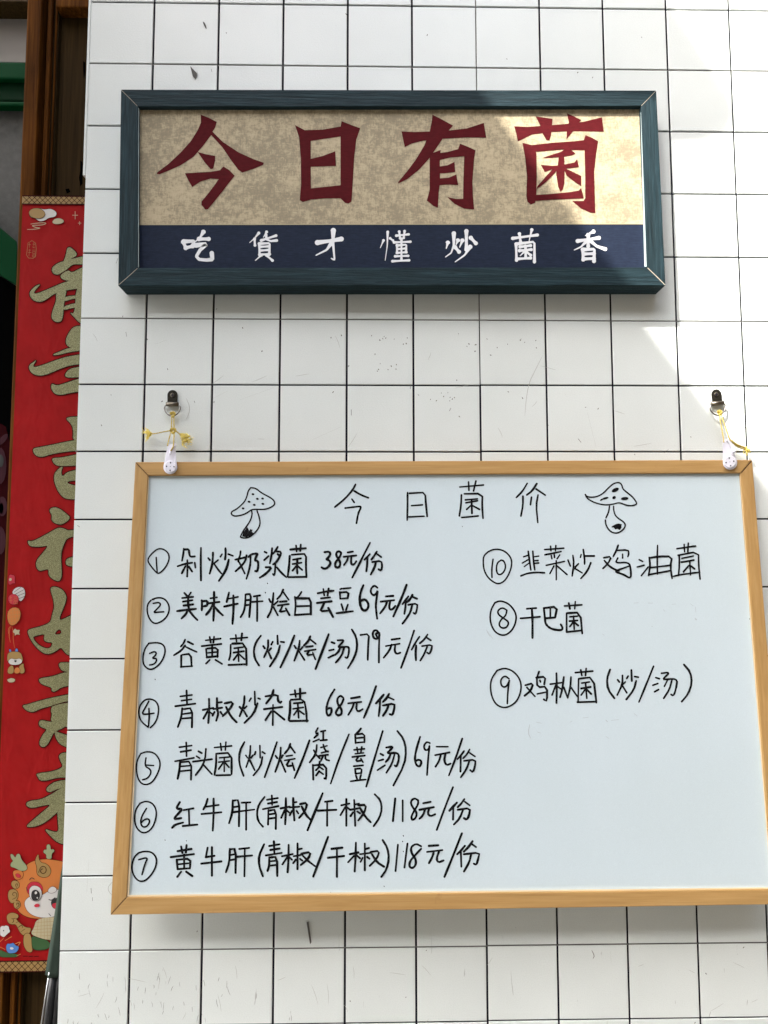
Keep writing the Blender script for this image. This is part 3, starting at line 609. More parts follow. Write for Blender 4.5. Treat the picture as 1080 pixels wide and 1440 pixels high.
for key, (wd, grp) in lines.items():
    k = 0; sts = sorted([st for c, s in grp for st in X(S(s), *c)], key=lambda q: min(p[0] for p in q))
    words = []; right = -99
    for st in sts:
        if min(p[0] for p in st) > right + (6 if key == 'title' else 2.6): words.append([])
        words[-1].append(st); right = max(right, max(p[0] for p in st))
    for word in words:
        V, F = [], []
        for st in word:
            k += 1; ribbon(st, wd * random.uniform(1.2, 1.5), IK.off(.000004 * (k % 60)), V, F, 1 if len(st) < 6 else 2, False, .14, .13)
        ink('heading_character' if key == 'title' else 'handwritten_text', V, F, M_ink, wb)
    if key in circ:
        c, wc, ring, dig = circ[key]
        V, F = [], []
        for st in X(S(ring), *c): ribbon(st, wc * 1.12, IK.off(.0001), V, F, 2, False, .05, .05)
        ink('number_ring', V, F, M_ink, wb); V, F = [], []
        for st in X(S(dig), *c): ribbon(st, wc * 1.15, IK.off(.00012), V, F, 2, False, .1, .05)
        ink('item_number', V, F, M_ink, wb)
def ell(cx, cy, rx, ry, rot=0, n=14):
    a = math.radians(rot)
    return [(cx + rx * math.cos(t) * math.cos(a) - ry * math.sin(t) * math.sin(a), cy + rx * math.cos(t) * math.sin(a) + ry * math.sin(t) * math.cos(a)) for t in (2 * math.pi * i / n for i in range(n))]
def doodle(c, strokes, blobs, wd):
    V, F = [], []
    for k, st in enumerate(X(S(strokes), *c)): ribbon(st, wd, IK.off(.00001 * k), V, F, 2, False, .05, .06)
    v2, f2 = poly_fill([(T(q, *c), []) for q in blobs], IK.off(.0001), .00001)
    k = len(V); V += v2; F += [tuple(i + k for i in q) for q in f2]
    ink('mushroom_drawing', V, F, M_ink, wb)
doodle(A, "770,85 810,90 850,125 910,155 945,180 955,205 940,225 900,245 860,252 780,248 745,275 710,292 660,302 635,298 620,282 628,265 660,250 690,225 725,190 742,150 750,110 770,85;775,255 782,285 770,330 745,370 715,410 697,445 692,460;818,260 832,300 843,350 832,390 800,430 765,460 725,470 695,462;742,392 712,452;770,405 735,460",
       [ell(x, y, 11, 8, 15) for x, y in ((787, 135), (820, 170), (860, 168), (757, 192), (862, 208), (797, 216), (712, 243))] + [[(745, 385), (758, 412), (785, 403), (778, 420), (795, 432), (765, 452), (735, 462), (705, 455), (712, 425)]], 2.1)
doodle(D, "170,130 180,145 215,152 260,145 300,122 340,80 375,50 415,42 435,60 440,90 470,115 510,145 540,185 542,200 520,210 480,212 440,198 410,188 370,202 320,207 270,200 215,180 180,155 170,130;345,215 340,255 320,298;315,315 320,355 345,392 375,410 410,408 445,385 462,355 450,330 415,308 385,280 375,240 375,215;365,365 400,345 430,350",
       [ell(387, 98, 28, 14, -25), ell(315, 158, 24, 8, -15), ell(288, 168, 14, 6, -30), ell(378, 153, 14, 11, -30), ell(455, 160, 28, 12, -5), [(368, 362), (385, 350), (395, 355), (410, 340), (430, 345), (432, 370), (420, 388), (400, 378), (390, 385)]], 2.1)
# ghosts of wiped-off writing and stray dots
V, F = [], []
for st in X(S("45,215 75,255;50,225 62,245;725,92 745,90;790,92 812,92;900,98 918,96;985,95 998,105;1008,110 1010,135;1005,160 1015,170 1006,168;860,122 868,130;245,650 238,690 250,715;275,640 300,645;595,630 605,640 598,632;620,632 655,628;725,600 740,612;490,620 515,618;430,640 440,635;280,685 295,690;595,705 610,715;580,235 588,240;805,198 812,200"), *G):
    ribbon(st, .9, IK, V, F, 1, False, .5)
o = ink('wiped_marks', V, F, M_smudge, wb); o['kind'] = 'stuff'
V, F = [], []
for x, y in ((376, 820), (373, 833), (262, 1182), (232, 1181), (218, 955), (465, 1255), (540, 1246), (650, 740), (567, 1175), (566, 1183), (1054, 870), (567, 1197)):
    ribbon([(x, y), (x + .3, y + .8)], random.uniform(.8, 1.5), IK, V, F, 0)
o = ink('ink_dots', V, F, M_ink, wb); o['kind'] = 'stuff'

# nail-on plastic hooks on the top rail (they move with the board)
def hook(cx, cy, tilt, scale, tipside):
    pl = BF.off(.0002)
    def L(x, y):       # local mm -> photo pixel
        a = math.radians(tilt); return (cx + (x * math.cos(a) - y * math.sin(a)) * scale, cy + (x * math.sin(a) + y * math.cos(a)) * scale)
    out = [(-9.5, -2), (-8.6, -6), (-6.0, -24), (-4.8, -31), (4.5, -31), (6, -26), (8, -10), (9.5, -1)] + [(9.8 * math.cos(t), 9.8 * math.sin(t) + 1) for t in [math.pi * i / 10 for i in range(0, 11)]]
    ring = [L(x, y) for x, y in out]
    fr = [at(x, y, pl.off(.0035)) for x, y in ring]; bk = [at(x, y, pl) for x, y in ring]
    h = bm_obj('hook', prism_bm(fr, bk, .0006), M_plastic, wb, False)
    # raised disc
    dc = [L(*p) for p in ell(0, 0, 8.6, 8.6, 0, 28)]; dc2 = [L(*p) for p in ell(0, 0, 7.6, 7.6, 0, 28)]
    bm = prism_bm([at(x, y, pl.off(.0062)) for x, y in dc2], [at(x, y, pl.off(.0030)) for x, y in dc])
    bm_obj('nail_disc', bm, M_plastic, h)
    for x, y in ((0, -5.3), (5.3, 0), (0, 5.3), (-5.3, 0), (0, 0)):
        q = [L(*p) for p in ell(x, y, 1.05 if (x or y) else .5, 1.05 if (x or y) else .5, 0, 10)]
        bm_obj('nail', prism_bm([at(a, b_, pl.off(.0069)) for a, b_ in q], [at(a, b_, pl.off(.0055)) for a, b_ in q]), M_nail, h)
    # the lip the cord hangs in
    lp = [(tipside * 1, -30), (tipside * 4.5, -28), (tipside * 7.5, -20), (tipside * 8.5, -12)]
    if tipside < 0: lp = [(5.0, -32), (4.2, -28), (0.5, -23), (-1.0, -17)]
    pts = [at(*L(x, y), pl.off(.004 + .004 * k / 3)) for k, (x, y) in enumerate(lp)]
    V, F = tube(spline(pts, 4), .0026 if tipside > 0 else .0017, 8, True); mesh_obj('hook_lip', V, F, M_plastic, h, True)
    return L
scale_px = 1.0
L1 = hook(239.5, 656, 3, 1.0, -1); L2 = hook(1026.5, 649.5, -10, 1.03, 1)

# ------------------------------------------------------------------ D-ring hangers and cords
def dring(cx, cy, tilt, sc, label, lit):
    t = thing('d_ring_hanger', at(cx, cy, flat(-.001)), label, 'hanger', 'metal hangers screwed to the tiles')
    def L(x, y):
        a = math.radians(tilt); return (cx + (x * math.cos(a) - y * math.sin(a)) * sc, cy + (x * math.sin(a) + y * math.cos(a)) * sc)
    out = [(-7, 9), (-7.4, -6)] + [(-7.4 * math.cos(a), -6 - 7.4 * math.sin(a)) for a in [math.pi * i / 10 for i in range(1, 10)]] + [(7.4, -6), (7, 9)]
    r = [L(*p) for p in out]
    bm_obj('strap', prism_bm([at(x, y, flat(-.0022)) for x, y in r], [at(x, y, flat(-.0003)) for x, y in r], .0003), M_bronze, t)
    fold = [L(-8.6, 7), L(8.6, 7)]
    V, F = tube([at(*fold[0], flat(-.0045)), at(*fold[1], flat(-.0045))], .0032, 12); mesh_obj('fold', V, F, M_brass, t, True)
    sc_ = [L(*p) for p in ell(0, -6, 3.4, 3.4, 0, 16)]; s2 = [L(*p) for p in ell(0, -6, 2.2, 2.2, 0, 16)]
    bm_obj('screw_head', prism_bm([at(x, y, flat(-.0036)) for x, y in s2], [at(x, y, flat(-.0021)) for x, y in sc_]), M_brass, t)
    for a, b_ in (((-2.1, -6), (2.1, -6)), ((0, -8.1), (0, -3.9))):
        V, F = [], []; ribbon([L(*a), L(*b_)], 1.0 * sc, flat(-.0038), V, F, 0); ink('screw_slot', V, F, M_nail, t)
    rg = [(-9.5, 9), (-11.2, 13), (-9.5, 18), (-5.5, 22), (0, 24.2), (5.5, 22), (9.5, 18), (11.2, 13), (9.5, 9), (0, 9), (-9.5, 9)]
    pts = [at(*L(x, y), flat(-.0045 - max(0, y - 9) * .00018)) for x, y in rg]
    V, F = tube(spline(pts, 5), .00105, 8, False); mesh_obj('ring', V, F, M_ring, t, True)
    return L
D1 = dring(242.5, 561.5, 1, .98, 'small dark metal strap hanger with D-shaped ring above the whiteboard\'s top left corner', False)
D2 = dring(1008, 560.5, -6, .98, 'small shiny metal strap hanger with D-shaped ring in the sun above the whiteboard\'s right corner', True)

def cord(pxs, r, parent, name='strand', m=None, twist=True):
    pts = spline([at(x, y, flat(-d)) for x, y, d in pxs], 8)
    if not twist:
        V, F = tube(pts, r, 6); return mesh_obj(name, V, F, m or M_cord, parent, True)
    parts = []
    for ph in (0, math.pi):
        q = []; s = 0; up = None
        for i, p in enumerate(pts):
            d = (pts[min(i + 1, len(pts) - 1)] - pts[max(i - 1, 0)]).normalized()
            if up is None: up = d.orthogonal().normalized()
            up = (up - d * up.dot(d)).normalized(); sd_ = d.cross(up)
            if i: s += (p - pts[i - 1]).length
            a = s / .0030 * 2 * math.pi * .6 + ph
            q.append(p + (up * math.cos(a) + sd_ * math.sin(a)) * r * .55)
        parts.append(tube(q, r * .62, 6))
    V, F = merge(parts); return mesh_obj(name, V, F, m or M_cord, parent, True)
def fray(cx, cy, ang, ln, n, parent, depth, spread=.5, r=.0004):
    parts = []
    for _ in range(n):
        a = ang + random.uniform(-spread, spread); q = random.uniform(.5, 1) * ln
        x, y = cx + random.uniform(-2, 2), cy + random.uniform(-2, 2); pts = [at(x, y, flat(-depth))]
        for s in range(1, 5):
            pts.append(at(x + math.cos(a) * q * s / 4 + random.uniform(-3, 3), y + math.sin(a) * q * s / 4 + random.uniform(-3, 3), flat(-(depth + random.uniform(-.004, .004)))))
        parts.append(tube(spline(pts, 3), r, 4, False))
    V, F = merge(parts); return mesh_obj('frayed_end', V, F, M_fray, parent, True)
def knot(cx, cy, r, depth, parent):
    parts = []
    for k in range(3):
        pts = []
        for i in range(11):
            a = 2 * math.pi * i / 10
            pts.append(at(cx + math.cos(a + k) * r * (1 - .25 * k), cy + math.sin(a + k) * r * .7 + (k - 1) * 1.2, flat(-(depth + .0015 * math.sin(a * 2 + k)))))
        parts.append(tube(pts, .0010, 6, False))
    V, F = merge(parts); return mesh_obj('knot', V, F, M_cord, parent, True)
c1 = thing('yellow_cord', at(243, 605, flat(-.012)), 'yellow cord with two frayed ends tied to the left plastic hook', 'cord', 'cords holding up the whiteboard')
cord([(241, 583, .006), (241.5, 590, .010), (240.5, 606, .014), (237.5, 618, .022), (235.5, 627, .028)], .00095, c1)
cord([(245, 584, .006), (244.5, 592, .010), (245, 606, .014), (244.5, 618, .024), (243.5, 628, .029), (240, 634, .030)], .00095, c1)
knot(243, 583, 3.6, .007, c1); knot(243.5, 606, 4.0, .016, c1)
cord([(242, 605, .015), (231, 607, .014), (219, 609.5, .012), (212, 610, .011)], .00085, c1)
fray(212, 610, math.pi * .93, 12, 26, c1, .011, .9, .0004)
cord([(245, 605, .015), (250, 608, .013), (255, 613, .012)], .0010, c1)
fray(254, 611, .70, 19, 26, c1, .012, .5, .0004); fray(262, 618, .8, 9, 20, c1, .012, 2.6, .0004)
c2 = thing('yellow_cord', at(1012, 600, flat(-.012)), 'yellow cord with one twisted tail hanging right beside the right plastic hook', 'cord', 'cords holding up the whiteboard')
cord([(1011.5, 580, .006), (1013, 592, .012), (1016, 608, .020), (1018, 622, .030)], .00095, c2)
cord([(1013.5, 580, .006), (1017, 592, .012), (1022, 606, .020), (1026, 617, .028), (1029.5, 621, .030)], .00095, c2)
knot(1012, 580.5, 3.0, .007, c2)
cord([(1029, 620, .030), (1034, 624, .024), (1040, 627, .018), (1046, 629, .014), (1050, 631, .012)], .0014, c2)
cord([(1030, 622, .030), (1037, 628, .022), (1044, 631, .016), (1050, 633, .012)], .0011, c2)
fray(1048, 631, .7, 8, 14, c2, .012, .8)

# ------------------------------------------------------------------ door jamb, couplet, things to the left
YD = .075
DP = flat(YD)
def xz(px, py, Y=YD): p = at(px, py, flat(Y)); return p.x, p.z
def xw(px, py, Y=YD): return at(px, py, flat(Y)).x
zu = 4.0
jamb = thing('wooden_door_frame', (xw(60, 700), YD, 0), 'brown stained wooden door frame with recessed dark panel left of the tiled wall', 'door frame')
xs0 = xw(38.5, 0); xs1 = xw(58.5, 0); xs2 = xw(72, 0)
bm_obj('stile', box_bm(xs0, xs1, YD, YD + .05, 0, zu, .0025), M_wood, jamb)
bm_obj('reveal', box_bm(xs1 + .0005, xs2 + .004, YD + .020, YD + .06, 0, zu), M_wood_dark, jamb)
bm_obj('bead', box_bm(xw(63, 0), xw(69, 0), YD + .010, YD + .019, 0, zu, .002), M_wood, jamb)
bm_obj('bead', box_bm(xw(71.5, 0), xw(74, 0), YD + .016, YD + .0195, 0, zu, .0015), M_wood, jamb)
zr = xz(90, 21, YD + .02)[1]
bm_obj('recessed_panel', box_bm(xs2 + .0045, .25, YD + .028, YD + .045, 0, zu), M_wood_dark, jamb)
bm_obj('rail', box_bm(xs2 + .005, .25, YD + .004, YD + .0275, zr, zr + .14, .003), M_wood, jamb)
# split in the panel
V, F = poly_fill([(q, []) for q in ([(113, 226), (116, 228), (116, 258), (113, 262), (111, 250), (113, 240)], [(117, 86), (120, 88), (120, 100), (118, 112), (117, 98)], [(92, 266), (97, 265), (99, 270), (94, 272)])], flat(YD + .0275), .00005)
ink('split_knot', V, F, M_void, jamb)

SCR = flat(YD - .006)
co_ = thing('red_couplet_banner', at(60, 1360, SCR), 'long red spring couplet banner with gold calligraphy hung beside the tiled wall', 'banner')
xl0 = at(31.5, 285, SCR).x; zt_ = at(60, 276, SCR).z; zb_ = at(40, 1366, SCR).z; xr0 = xl0 + .205
bm_obj('paper', box_bm(xl0, xr0, YD - .0055, YD - .0045, zb_, zt_), M_redpaper, co_)
def lattice(y_top, y_bot, n):
    z1 = y_top; z0 = y_bot; h = z1 - z0
    bm_obj('woven_border', box_bm(xl0 - .0005, xr0, YD - .0064, YD - .0056, z0, z1), M_tanprint, co_)
    V, F = [], []
    k = 0; step = h * .62; x = xl0
    while x < xr0:
        for s in (1, -1):
            xa_ = x if s == 1 else x + h; xb = xa_ + s * h; wd = .0006
            b0 = len(V); yy = YD - .00655 - (.0001 if s == 1 else 0)
            V += [Vector((xa_ - wd, yy, z0)), Vector((xa_ + wd, yy, z0)), Vector((xb + wd, yy, z1)), Vector((xb - wd, yy, z1))]; F.append((b0, b0 + 1, b0 + 2, b0 + 3))
        x += step
    for zz in (z0, z1):
        b0 = len(V); V += [Vector((xl0, YD - .0068, zz - .0008)), Vector((xr0, YD - .0068, zz - .0008)), Vector((xr0, YD - .0068, zz + .0008)), Vector((xl0, YD - .0068, zz + .0008))]; F.append((b0, b0 + 1, b0 + 2, b0 + 3))
    ink('border_weave', V, F, M_darkred, co_)
lattice(zt_, at(60, 287.5, SCR).z, 0); lattice(at(40, 1351, SCR).z, zb_, 0)
def gold(polys, m=None, outline=1.35, name='calligraphy', z=0.0):
    """each: (crop, outer, [holes]); dark rim beneath, fill above"""
    base = SCR.off(.0004 + z)
    V, F = [], []
    for k, (c, o_, hs_) in enumerate(polys):
        for lp in [o_] + hs_:
            ribbon(T(PP(lp), *c), outline * 2, base.off(.00001 * k), V, F, 2, True)
    if outline: ink(name + '_outline', V, F, M_darkred, co_)
    def sm(p):
        for _ in range(2): p = [q for i in range(len(p)) for q in ((p[i][0] * .75 + p[(i + 1) % len(p)][0] * .25, p[i][1] * .75 + p[(i + 1) % len(p)][1] * .25), (p[i][0] * .25 + p[(i + 1) % len(p)][0] * .75, p[i][1] * .25 + p[(i + 1) % len(p)][1] * .75))]
        return p
    V, F = poly_fill([(sm(T(PP(o_), *c)), [sm(T(PP(h), *c)) for h in hs_]) for c, o_, hs_ in polys], base.off(.00035), .00002)
    ink(name, V, F, m or M_gold, co_)
k7 = (0, 300, 5.54); k2 = (0, 480, 4.5); k3 = (0, 780, 4.5); k4 = (0, 1100, 4.235)
gold([(k7, "535,263 560,270 608,322 560,350 510,385 480,400 500,365 515,320 522,275", []),
      (k7, "480,375 640,335 700,330 700,400 600,395 560,400 530,430 470,470 440,480 410,465 402,430 430,400", []),
      (k7, "470,480 530,440 560,465 620,430 700,400 700,560 580,530 500,520 475,505", []),
      (k7, "228,620 250,590 285,560 318,552 285,585 262,615 270,628 310,618 400,580 480,545 560,520 700,500 700,580 560,590 430,620 370,665 330,690 280,688 240,660", []),
      (k7, "435,610 520,590 510,640 498,700 488,830 460,850 420,840 398,810 415,740 440,680", []),
      (k7, "500,650 580,640 700,640 700,655 560,665 500,690", []), (k7, "495,725 580,700 700,690 700,725 560,735 495,758", []),
      (k7, "590,560 700,560 700,900 615,850 580,810 540,770 585,785", [])])
gold([(k7, "580,875 700,880 700,1040 560,1050 520,1030 510,990 535,930", []), (k7, "400,1105 470,1075 530,1050 620,1035 700,1030 700,1060 540,1080 450,1105", []),
      (k7, "225,1210 230,1180 260,1160 285,1140 270,1165 258,1185 265,1200 310,1190 420,1150 520,1115 700,1090 700,1170 560,1180 470,1210 380,1250 310,1268 250,1250", []),
      (k7, "505,1265 515,1240 545,1210 620,1195 700,1180 700,1270 560,1280 520,1278", []),
      (k7, "398,1340 410,1325 440,1345 520,1320 620,1285 700,1280 700,1380 560,1395 470,1418 425,1405 400,1370", [])])
gold([(k2, "415,490 440,478 580,475 580,620 460,640 465,560 450,520", []), (k2, "205,680 240,672 330,655 470,625 600,610 600,680 400,700 320,715 260,735 220,720", []),
      (k2, "325,745 345,738 400,735 600,690 600,780 400,790 350,785", []),
      (k2, "335,850 375,800 400,790 385,825 395,860 430,820 600,800 600,880 430,880 425,905 600,930 600,1000 440,1000 400,990 360,940", [])])
gold([(k2, "315,1060 345,1048 380,1060 425,1095 445,1115 425,1140 385,1162 345,1150 325,1130 330,1100 315,1080", []),
      (k2, "175,1260 200,1268 260,1240 330,1200 370,1178 410,1185 430,1200 560,1180 560,1230 430,1235 400,1290 385,1350 388,1420 392,1490 375,1520 340,1510 305,1480 310,1440 280,1445 250,1455 228,1430 230,1385 270,1340 310,1290 260,1300 200,1300 180,1285", []),
      (k2, "412,1400 430,1365 560,1360 560,1430 430,1425", [])])
gold([(k3, "320,205 360,203 400,225 422,265 415,300 400,340 375,400 385,420 560,320 560,640 430,640 400,605 385,585 350,615 300,632 260,615 215,570 185,520 172,480 200,468 260,455 320,430 330,380 345,330 335,270 322,235", ["205,520 240,510 285,500 275,540 300,555 335,553 320,595 270,590 225,555", "340,505 370,470 390,480 385,505"])])
gold([(k3, "370,690 395,680 560,690 560,760 400,740 380,720", []), (k3, "243,790 265,780 330,772 420,740 560,735 560,820 400,830 345,870 325,862 330,840 260,820", []),
      (k3, "138,955 170,950 250,925 330,905 560,860 560,920 420,925 330,955 255,975 205,1000 165,985", []),
      (k3, "335,950 560,920 560,1100 400,1090 355,1070 320,1055 330,1010 320,985", []),
      (k3, "245,1060 260,1045 320,1060 400,1060 420,1090 340,1120 320,1170 290,1215 260,1218 245,1190 270,1140 300,1105 270,1095 250,1085", []),
      (k3, "340,1110 380,1130 560,1180 560,1230 410,1220 360,1180", [])])
gold([(k3, "370,1275 395,1250 560,1250 560,1440 400,1400 260,1440 235,1400 230,1385 320,1375 370,1360 400,1340 385,1310", []),
      (k4, "275,40 290,20 340,-10 480,-20 480,60 360,30 300,60 280,55", []),
      (k4, "155,125 180,110 240,105 310,70 370,30 500,20 500,150 375,150 340,180 270,240 210,265 150,268 190,230 250,180 310,130 250,140 190,155 160,145", []),
      (k4, "340,150 500,140 500,380 370,370 330,350 290,310 262,275 330,300 350,290 345,240", [])])
# clouds, seal, sparkles
z3 = (0, 0, 3.0)
gold([(z3, "120,895 135,880 165,878 185,885 215,880 240,895 235,915 205,918 190,930 165,935 150,920 128,918", [])], M_whiteprint, .5, 'cloud', .0)
gold([(z3, "120,895 135,880 165,878 185,890 192,905 180,920 155,922 128,915", [])], M_tanprint, .5, 'cloud', .0008)
gold([(z3, "220,935 232,922 255,920 272,932 262,943 240,946 225,943", [])], M_pale, .4, 'cloud')
def lines_on(name, sts, wd, m, z=.0012, c=(0, 0, 1.0), sm=2):
    V, F = [], []
    for k, st in enumerate(X(S(sts), *c)): ribbon(st, wd, SCR.off(z + .00001 * k), V, F, sm, False, .3)
    return ink(name, V, F, m, co_)
lines_on('cloud_trail', "130,945 165,940 200,940 180,950 130,950 150,960 175,962 140,968 115,968", .9, M_pale, c=z3)
lines_on('sparkle', "317,892 317,924;305,908 328,908;336,934 336,948;330,941 342,941", .8, M_pale, c=z3, sm=0)
lines_on('seal', "118,1025 135,1015 150,1025 153,1050 150,1080 140,1090 120,1088 112,1075 116,1045 118,1025;124,1025 124,1045;120,1032 130,1032;138,1030 148,1030;143,1022 143,1040;138,1040 140,1045 148,1045;120,1055 130,1055;125,1050 122,1080;118,1065 132,1065;136,1055 150,1055;138,1062 148,1062 148,1070 138,1070 138,1062;137,1075 149,1075 149,1084 137,1084 137,1075;143,1075 143,1084", .5, M_tanprint, c=z3, sm=0)
# lantern, fan, balloon and baby dragon down the margin
gold([(k3, "55,140 62,125 75,128 92,132 95,150 92,170 98,182 80,180 65,192 52,185", [])], M_crimson, .4, 'blossom')
gold([(k3, "60,150 72,148 75,160 65,168 56,162", [])], M_pale, 0, 'blossom_heart', .0008)
gold([(k3, "75,245 90,215 120,203 150,210 160,240 155,270 130,300 110,270", [])], M_whiteprint, .5, 'fan')
lines_on('fan_rib', "88,238 130,208;98,250 150,222;108,262 158,242;120,278 156,264", .8, M_darkred, c=k3)
gold([(k3, "50,280 60,255 85,248 110,258 120,285 110,310 85,318 60,308", [])], M_crimson, .4, 'lantern', .0010)
lines_on('lantern_mark', "62,275 78,268;68,262 70,310;60,290 80,288;86,268 110,268;88,280 108,278 108,290 88,290 88,280;86,298 110,296 110,310 86,310 86,298;98,298 98,310", .55, M_orange, .0022, k3, 0)
gold([(k3, "45,385 55,350 85,332 118,338 132,370 125,410 100,440 72,450 52,430", [])], M_orange, .5, 'lantern', .0008)
lines_on('lantern_net', "50,360 125,350;46,385 132,375;50,410 125,400;60,432 110,425;60,350 65,435;80,335 85,445;100,333 105,435;118,340 120,415", .5, M_tanprint, .0016, k3, 0)
lines_on('lantern_tassel', "68,450 55,500 65,555;75,455 85,500 82,530 92,590;62,455 50,480 60,510", .55, M_orange, .0010, k3)
gold([(k3, "78,490 95,465 105,478 128,475 118,495 128,508 105,502 92,515 95,498", [])], M_pale, .3, 'blossom')
for _b in ((k3, "55,600 68,598 75,625 68,630", []), (k3, "92,625 100,590 115,600 110,625", [])): gold([_b], M_blueprint, .4, 'antler')
gold([(k3, "45,655 50,620 90,612 130,618 142,650 145,675 120,690 70,690 48,675", [])], M_tanprint, .5, 'dragon_head', .0006)
gold([(k3, "50,675 70,655 98,665 125,655 142,672 130,692 98,698 65,695", [])], M_whiteprint, .3, 'dragon_muzzle', .0012)
gold([(k3, "86,668 110,668 98,685", [])], M_black, 0, 'mouth', .0018)
gold([(k3, "50,720 70,700 85,705 88,745 70,755 48,750", []), (k3, "118,705 150,685 148,705 158,735 150,750 125,752", [])], M_tanprint, .4, 'dragon_paw', .0006)
gold([(k3, "88,735 98,715 118,712 130,735 118,752 95,752", [])], M_orange, .4, 'fruit', .0010)
gold([(k3, "45,790 60,785 72,780 98,788 90,805 65,810 50,802", [])], M_pale, .4, 'ingot')
# the young dragon at the foot of the banner
kd = (0, 1180, 5.5385)
gold([(kd, "130,330 170,240 230,180 320,155 420,160 600,200 600,560 420,620 270,620 190,600 130,550 105,450", [])], M_orange, .7, 'dragon_head', .0002)
for _a in [[(kd, "80,115 100,118 120,150 130,115 155,115 165,160 215,215 205,245 160,250 120,225 80,215 85,185 105,170 85,150", []), (kd, "345,80 365,85 362,50 378,38 392,50 395,85 415,75 425,95 400,115 405,155 360,155 362,118 335,105", [])]]:
    for _b in _a: gold([_b], M_jade, .6, 'antler', .0008)
gold([(kd, "98,245 150,240 185,262 175,305 130,320 108,300", [])], M_orange, .6, 'ear', .0006); gold([(kd, "118,270 145,268 165,290 150,302 128,295", [])], M_crimson, .3, 'ear_lining', .0014)
gold([(kd, "270,165 300,110 300,150 320,185 355,190 385,215 398,250 385,285 350,300 310,292 285,265 290,220", [])], M_tanprint, .6, 'curl', .0008)
lines_on('curl_line', "300,260 320,210 355,215 362,250 340,272 315,260 318,235 335,232", .9, M_darkred, .0022, kd)
gold([(kd, "85,355 95,325 130,322 152,345 148,380 110,390", []), (kd, "60,440 70,395 115,388 145,420 135,470 95,505 70,480", []), (kd, "105,510 115,480 150,480 162,515 145,542 115,540", [])], M_tanprint, .6, 'curl', .0006)
lines_on('curl_line', "130,380 118,355 135,345 138,365;95,470 130,455 130,420 105,412 95,435 110,440;125,535 150,520 145,498 128,500 130,515", .7, M_darkred, .0022, kd)
gold([(kd, "205,380 225,345 260,330 310,340 335,380 330,410 250,430 215,425", [])], M_crimson, .4, 'eye_patch', .0008)
gold([(kd, "188,510 200,470 245,440 330,440 380,400 600,380 600,560 400,610 300,612 220,575", [])], M_whiteprint, .5, 'muzzle', .0010)
gold([(kd, "225,400 245,365 285,362 318,385 328,430 310,475 270,485 235,465", [])], M_whiteprint, .5, 'eye', .0018)
gold([(kd, "240,440 250,400 285,392 312,420 308,465 280,482 250,475", [])], M_black, 0, 'pupil', .0026)
gold([(kd, "268,420 275,405 290,410 288,425 275,432", []), (kd, "282,455 292,450 298,458 290,466", [])], M_whiteprint, 0, 'eye_glint', .0030)
gold([(kd, "265,515 285,500 310,508 308,525 285,532 268,527", [])], M_crimson, 0, 'cheek', .0018)
gold([(kd, "372,400 395,372 420,370 440,385 440,405 410,422 380,418", [])], M_whiteprint, .5, 'nose', .0018)
gold([(kd, "398,480 430,455 600,460 600,560 430,550 400,520", [])], M_black, .3, 'mouth', .0018); gold([(kd, "400,510 425,495 500,505 500,550 420,545", [])], M_crimson, 0, 'tongue', .0024)
lines_on('brow', "230,318 245,298 268,312;380,470 400,478 430,455;205,378 215,400;380,580 395,598", 1.3, M_black, .0026, kd)
gold([(kd, "285,620 420,605 600,600 600,780 390,790 310,770 235,740 265,690", [])], M_pale, .5, 'waistcoat', .0008)
lines_on('waistcoat_check', "300,620 285,760;322,618 318,770;344,615 345,778;366,612 370,785;388,610 395,790;280,650 430,640;270,680 430,668;258,705 430,695;245,728 430,722;290,755 430,750;360,780 430,775", .6, M_tanprint, .0016, kd, 0)
gold([(kd, "50,600 70,578 105,572 145,590 140,615 120,620 160,660 200,690 245,690 230,735 185,755 150,720 125,660 90,665 60,650", [])], M_tanprint, .6, 'tail', .0006)
lines_on('tail_scale', "90,620 120,618;125,650 150,640;140,690 170,665 175,690;165,720 195,700;100,620 110,640 95,650", .8, M_darkred, .0014, kd)
gold([(kd, "185,740 225,730 245,760 245,820 255,870 235,885 205,870 182,820", [])], M_tanprint, .6, 'leg', .0012)
gold([(kd, "245,752 300,770 390,795 385,850 330,865 260,865 245,810", [])], M_greenprint, .5, 'trousers', .0010)
gold([(kd, "0,690 15,675 35,680 45,672 68,680 70,700 80,720 60,735 45,750 30,765 12,755 0,745", [])], M_whiteprint, .4, 'flower', .0008); gold([(kd, "22,710 30,706 34,716 26,720", [])], M_black, 0, 'flower_heart', .0016)
gold([(kd, "45,850 55,812 80,818 105,805 118,830 148,835 140,865 120,885 85,890 60,885", [])], M_blueprint, .4, 'flower', .0010); gold([(kd, "75,845 95,840 110,852 95,862 80,858", [])], M_whiteprint, 0, 'flower_heart', .0018)
gold([(kd, "0,860 20,870 50,885 90,890 150,900 130,920 60,920 -10,918", [])], M_greenprint, .4, 'leaves', .0004)
lines_on('leaf_line', "0,800 30,770;40,790 90,760;110,820 165,795 140,830;130,910 160,895;0,840 40,860", 1.0, M_orange, .0012, kd)
lines_on('imprint', "180,912 215,912;225,914 258,912;268,914 300,912", 1.4, M_darkred, .0010, kd, 0)

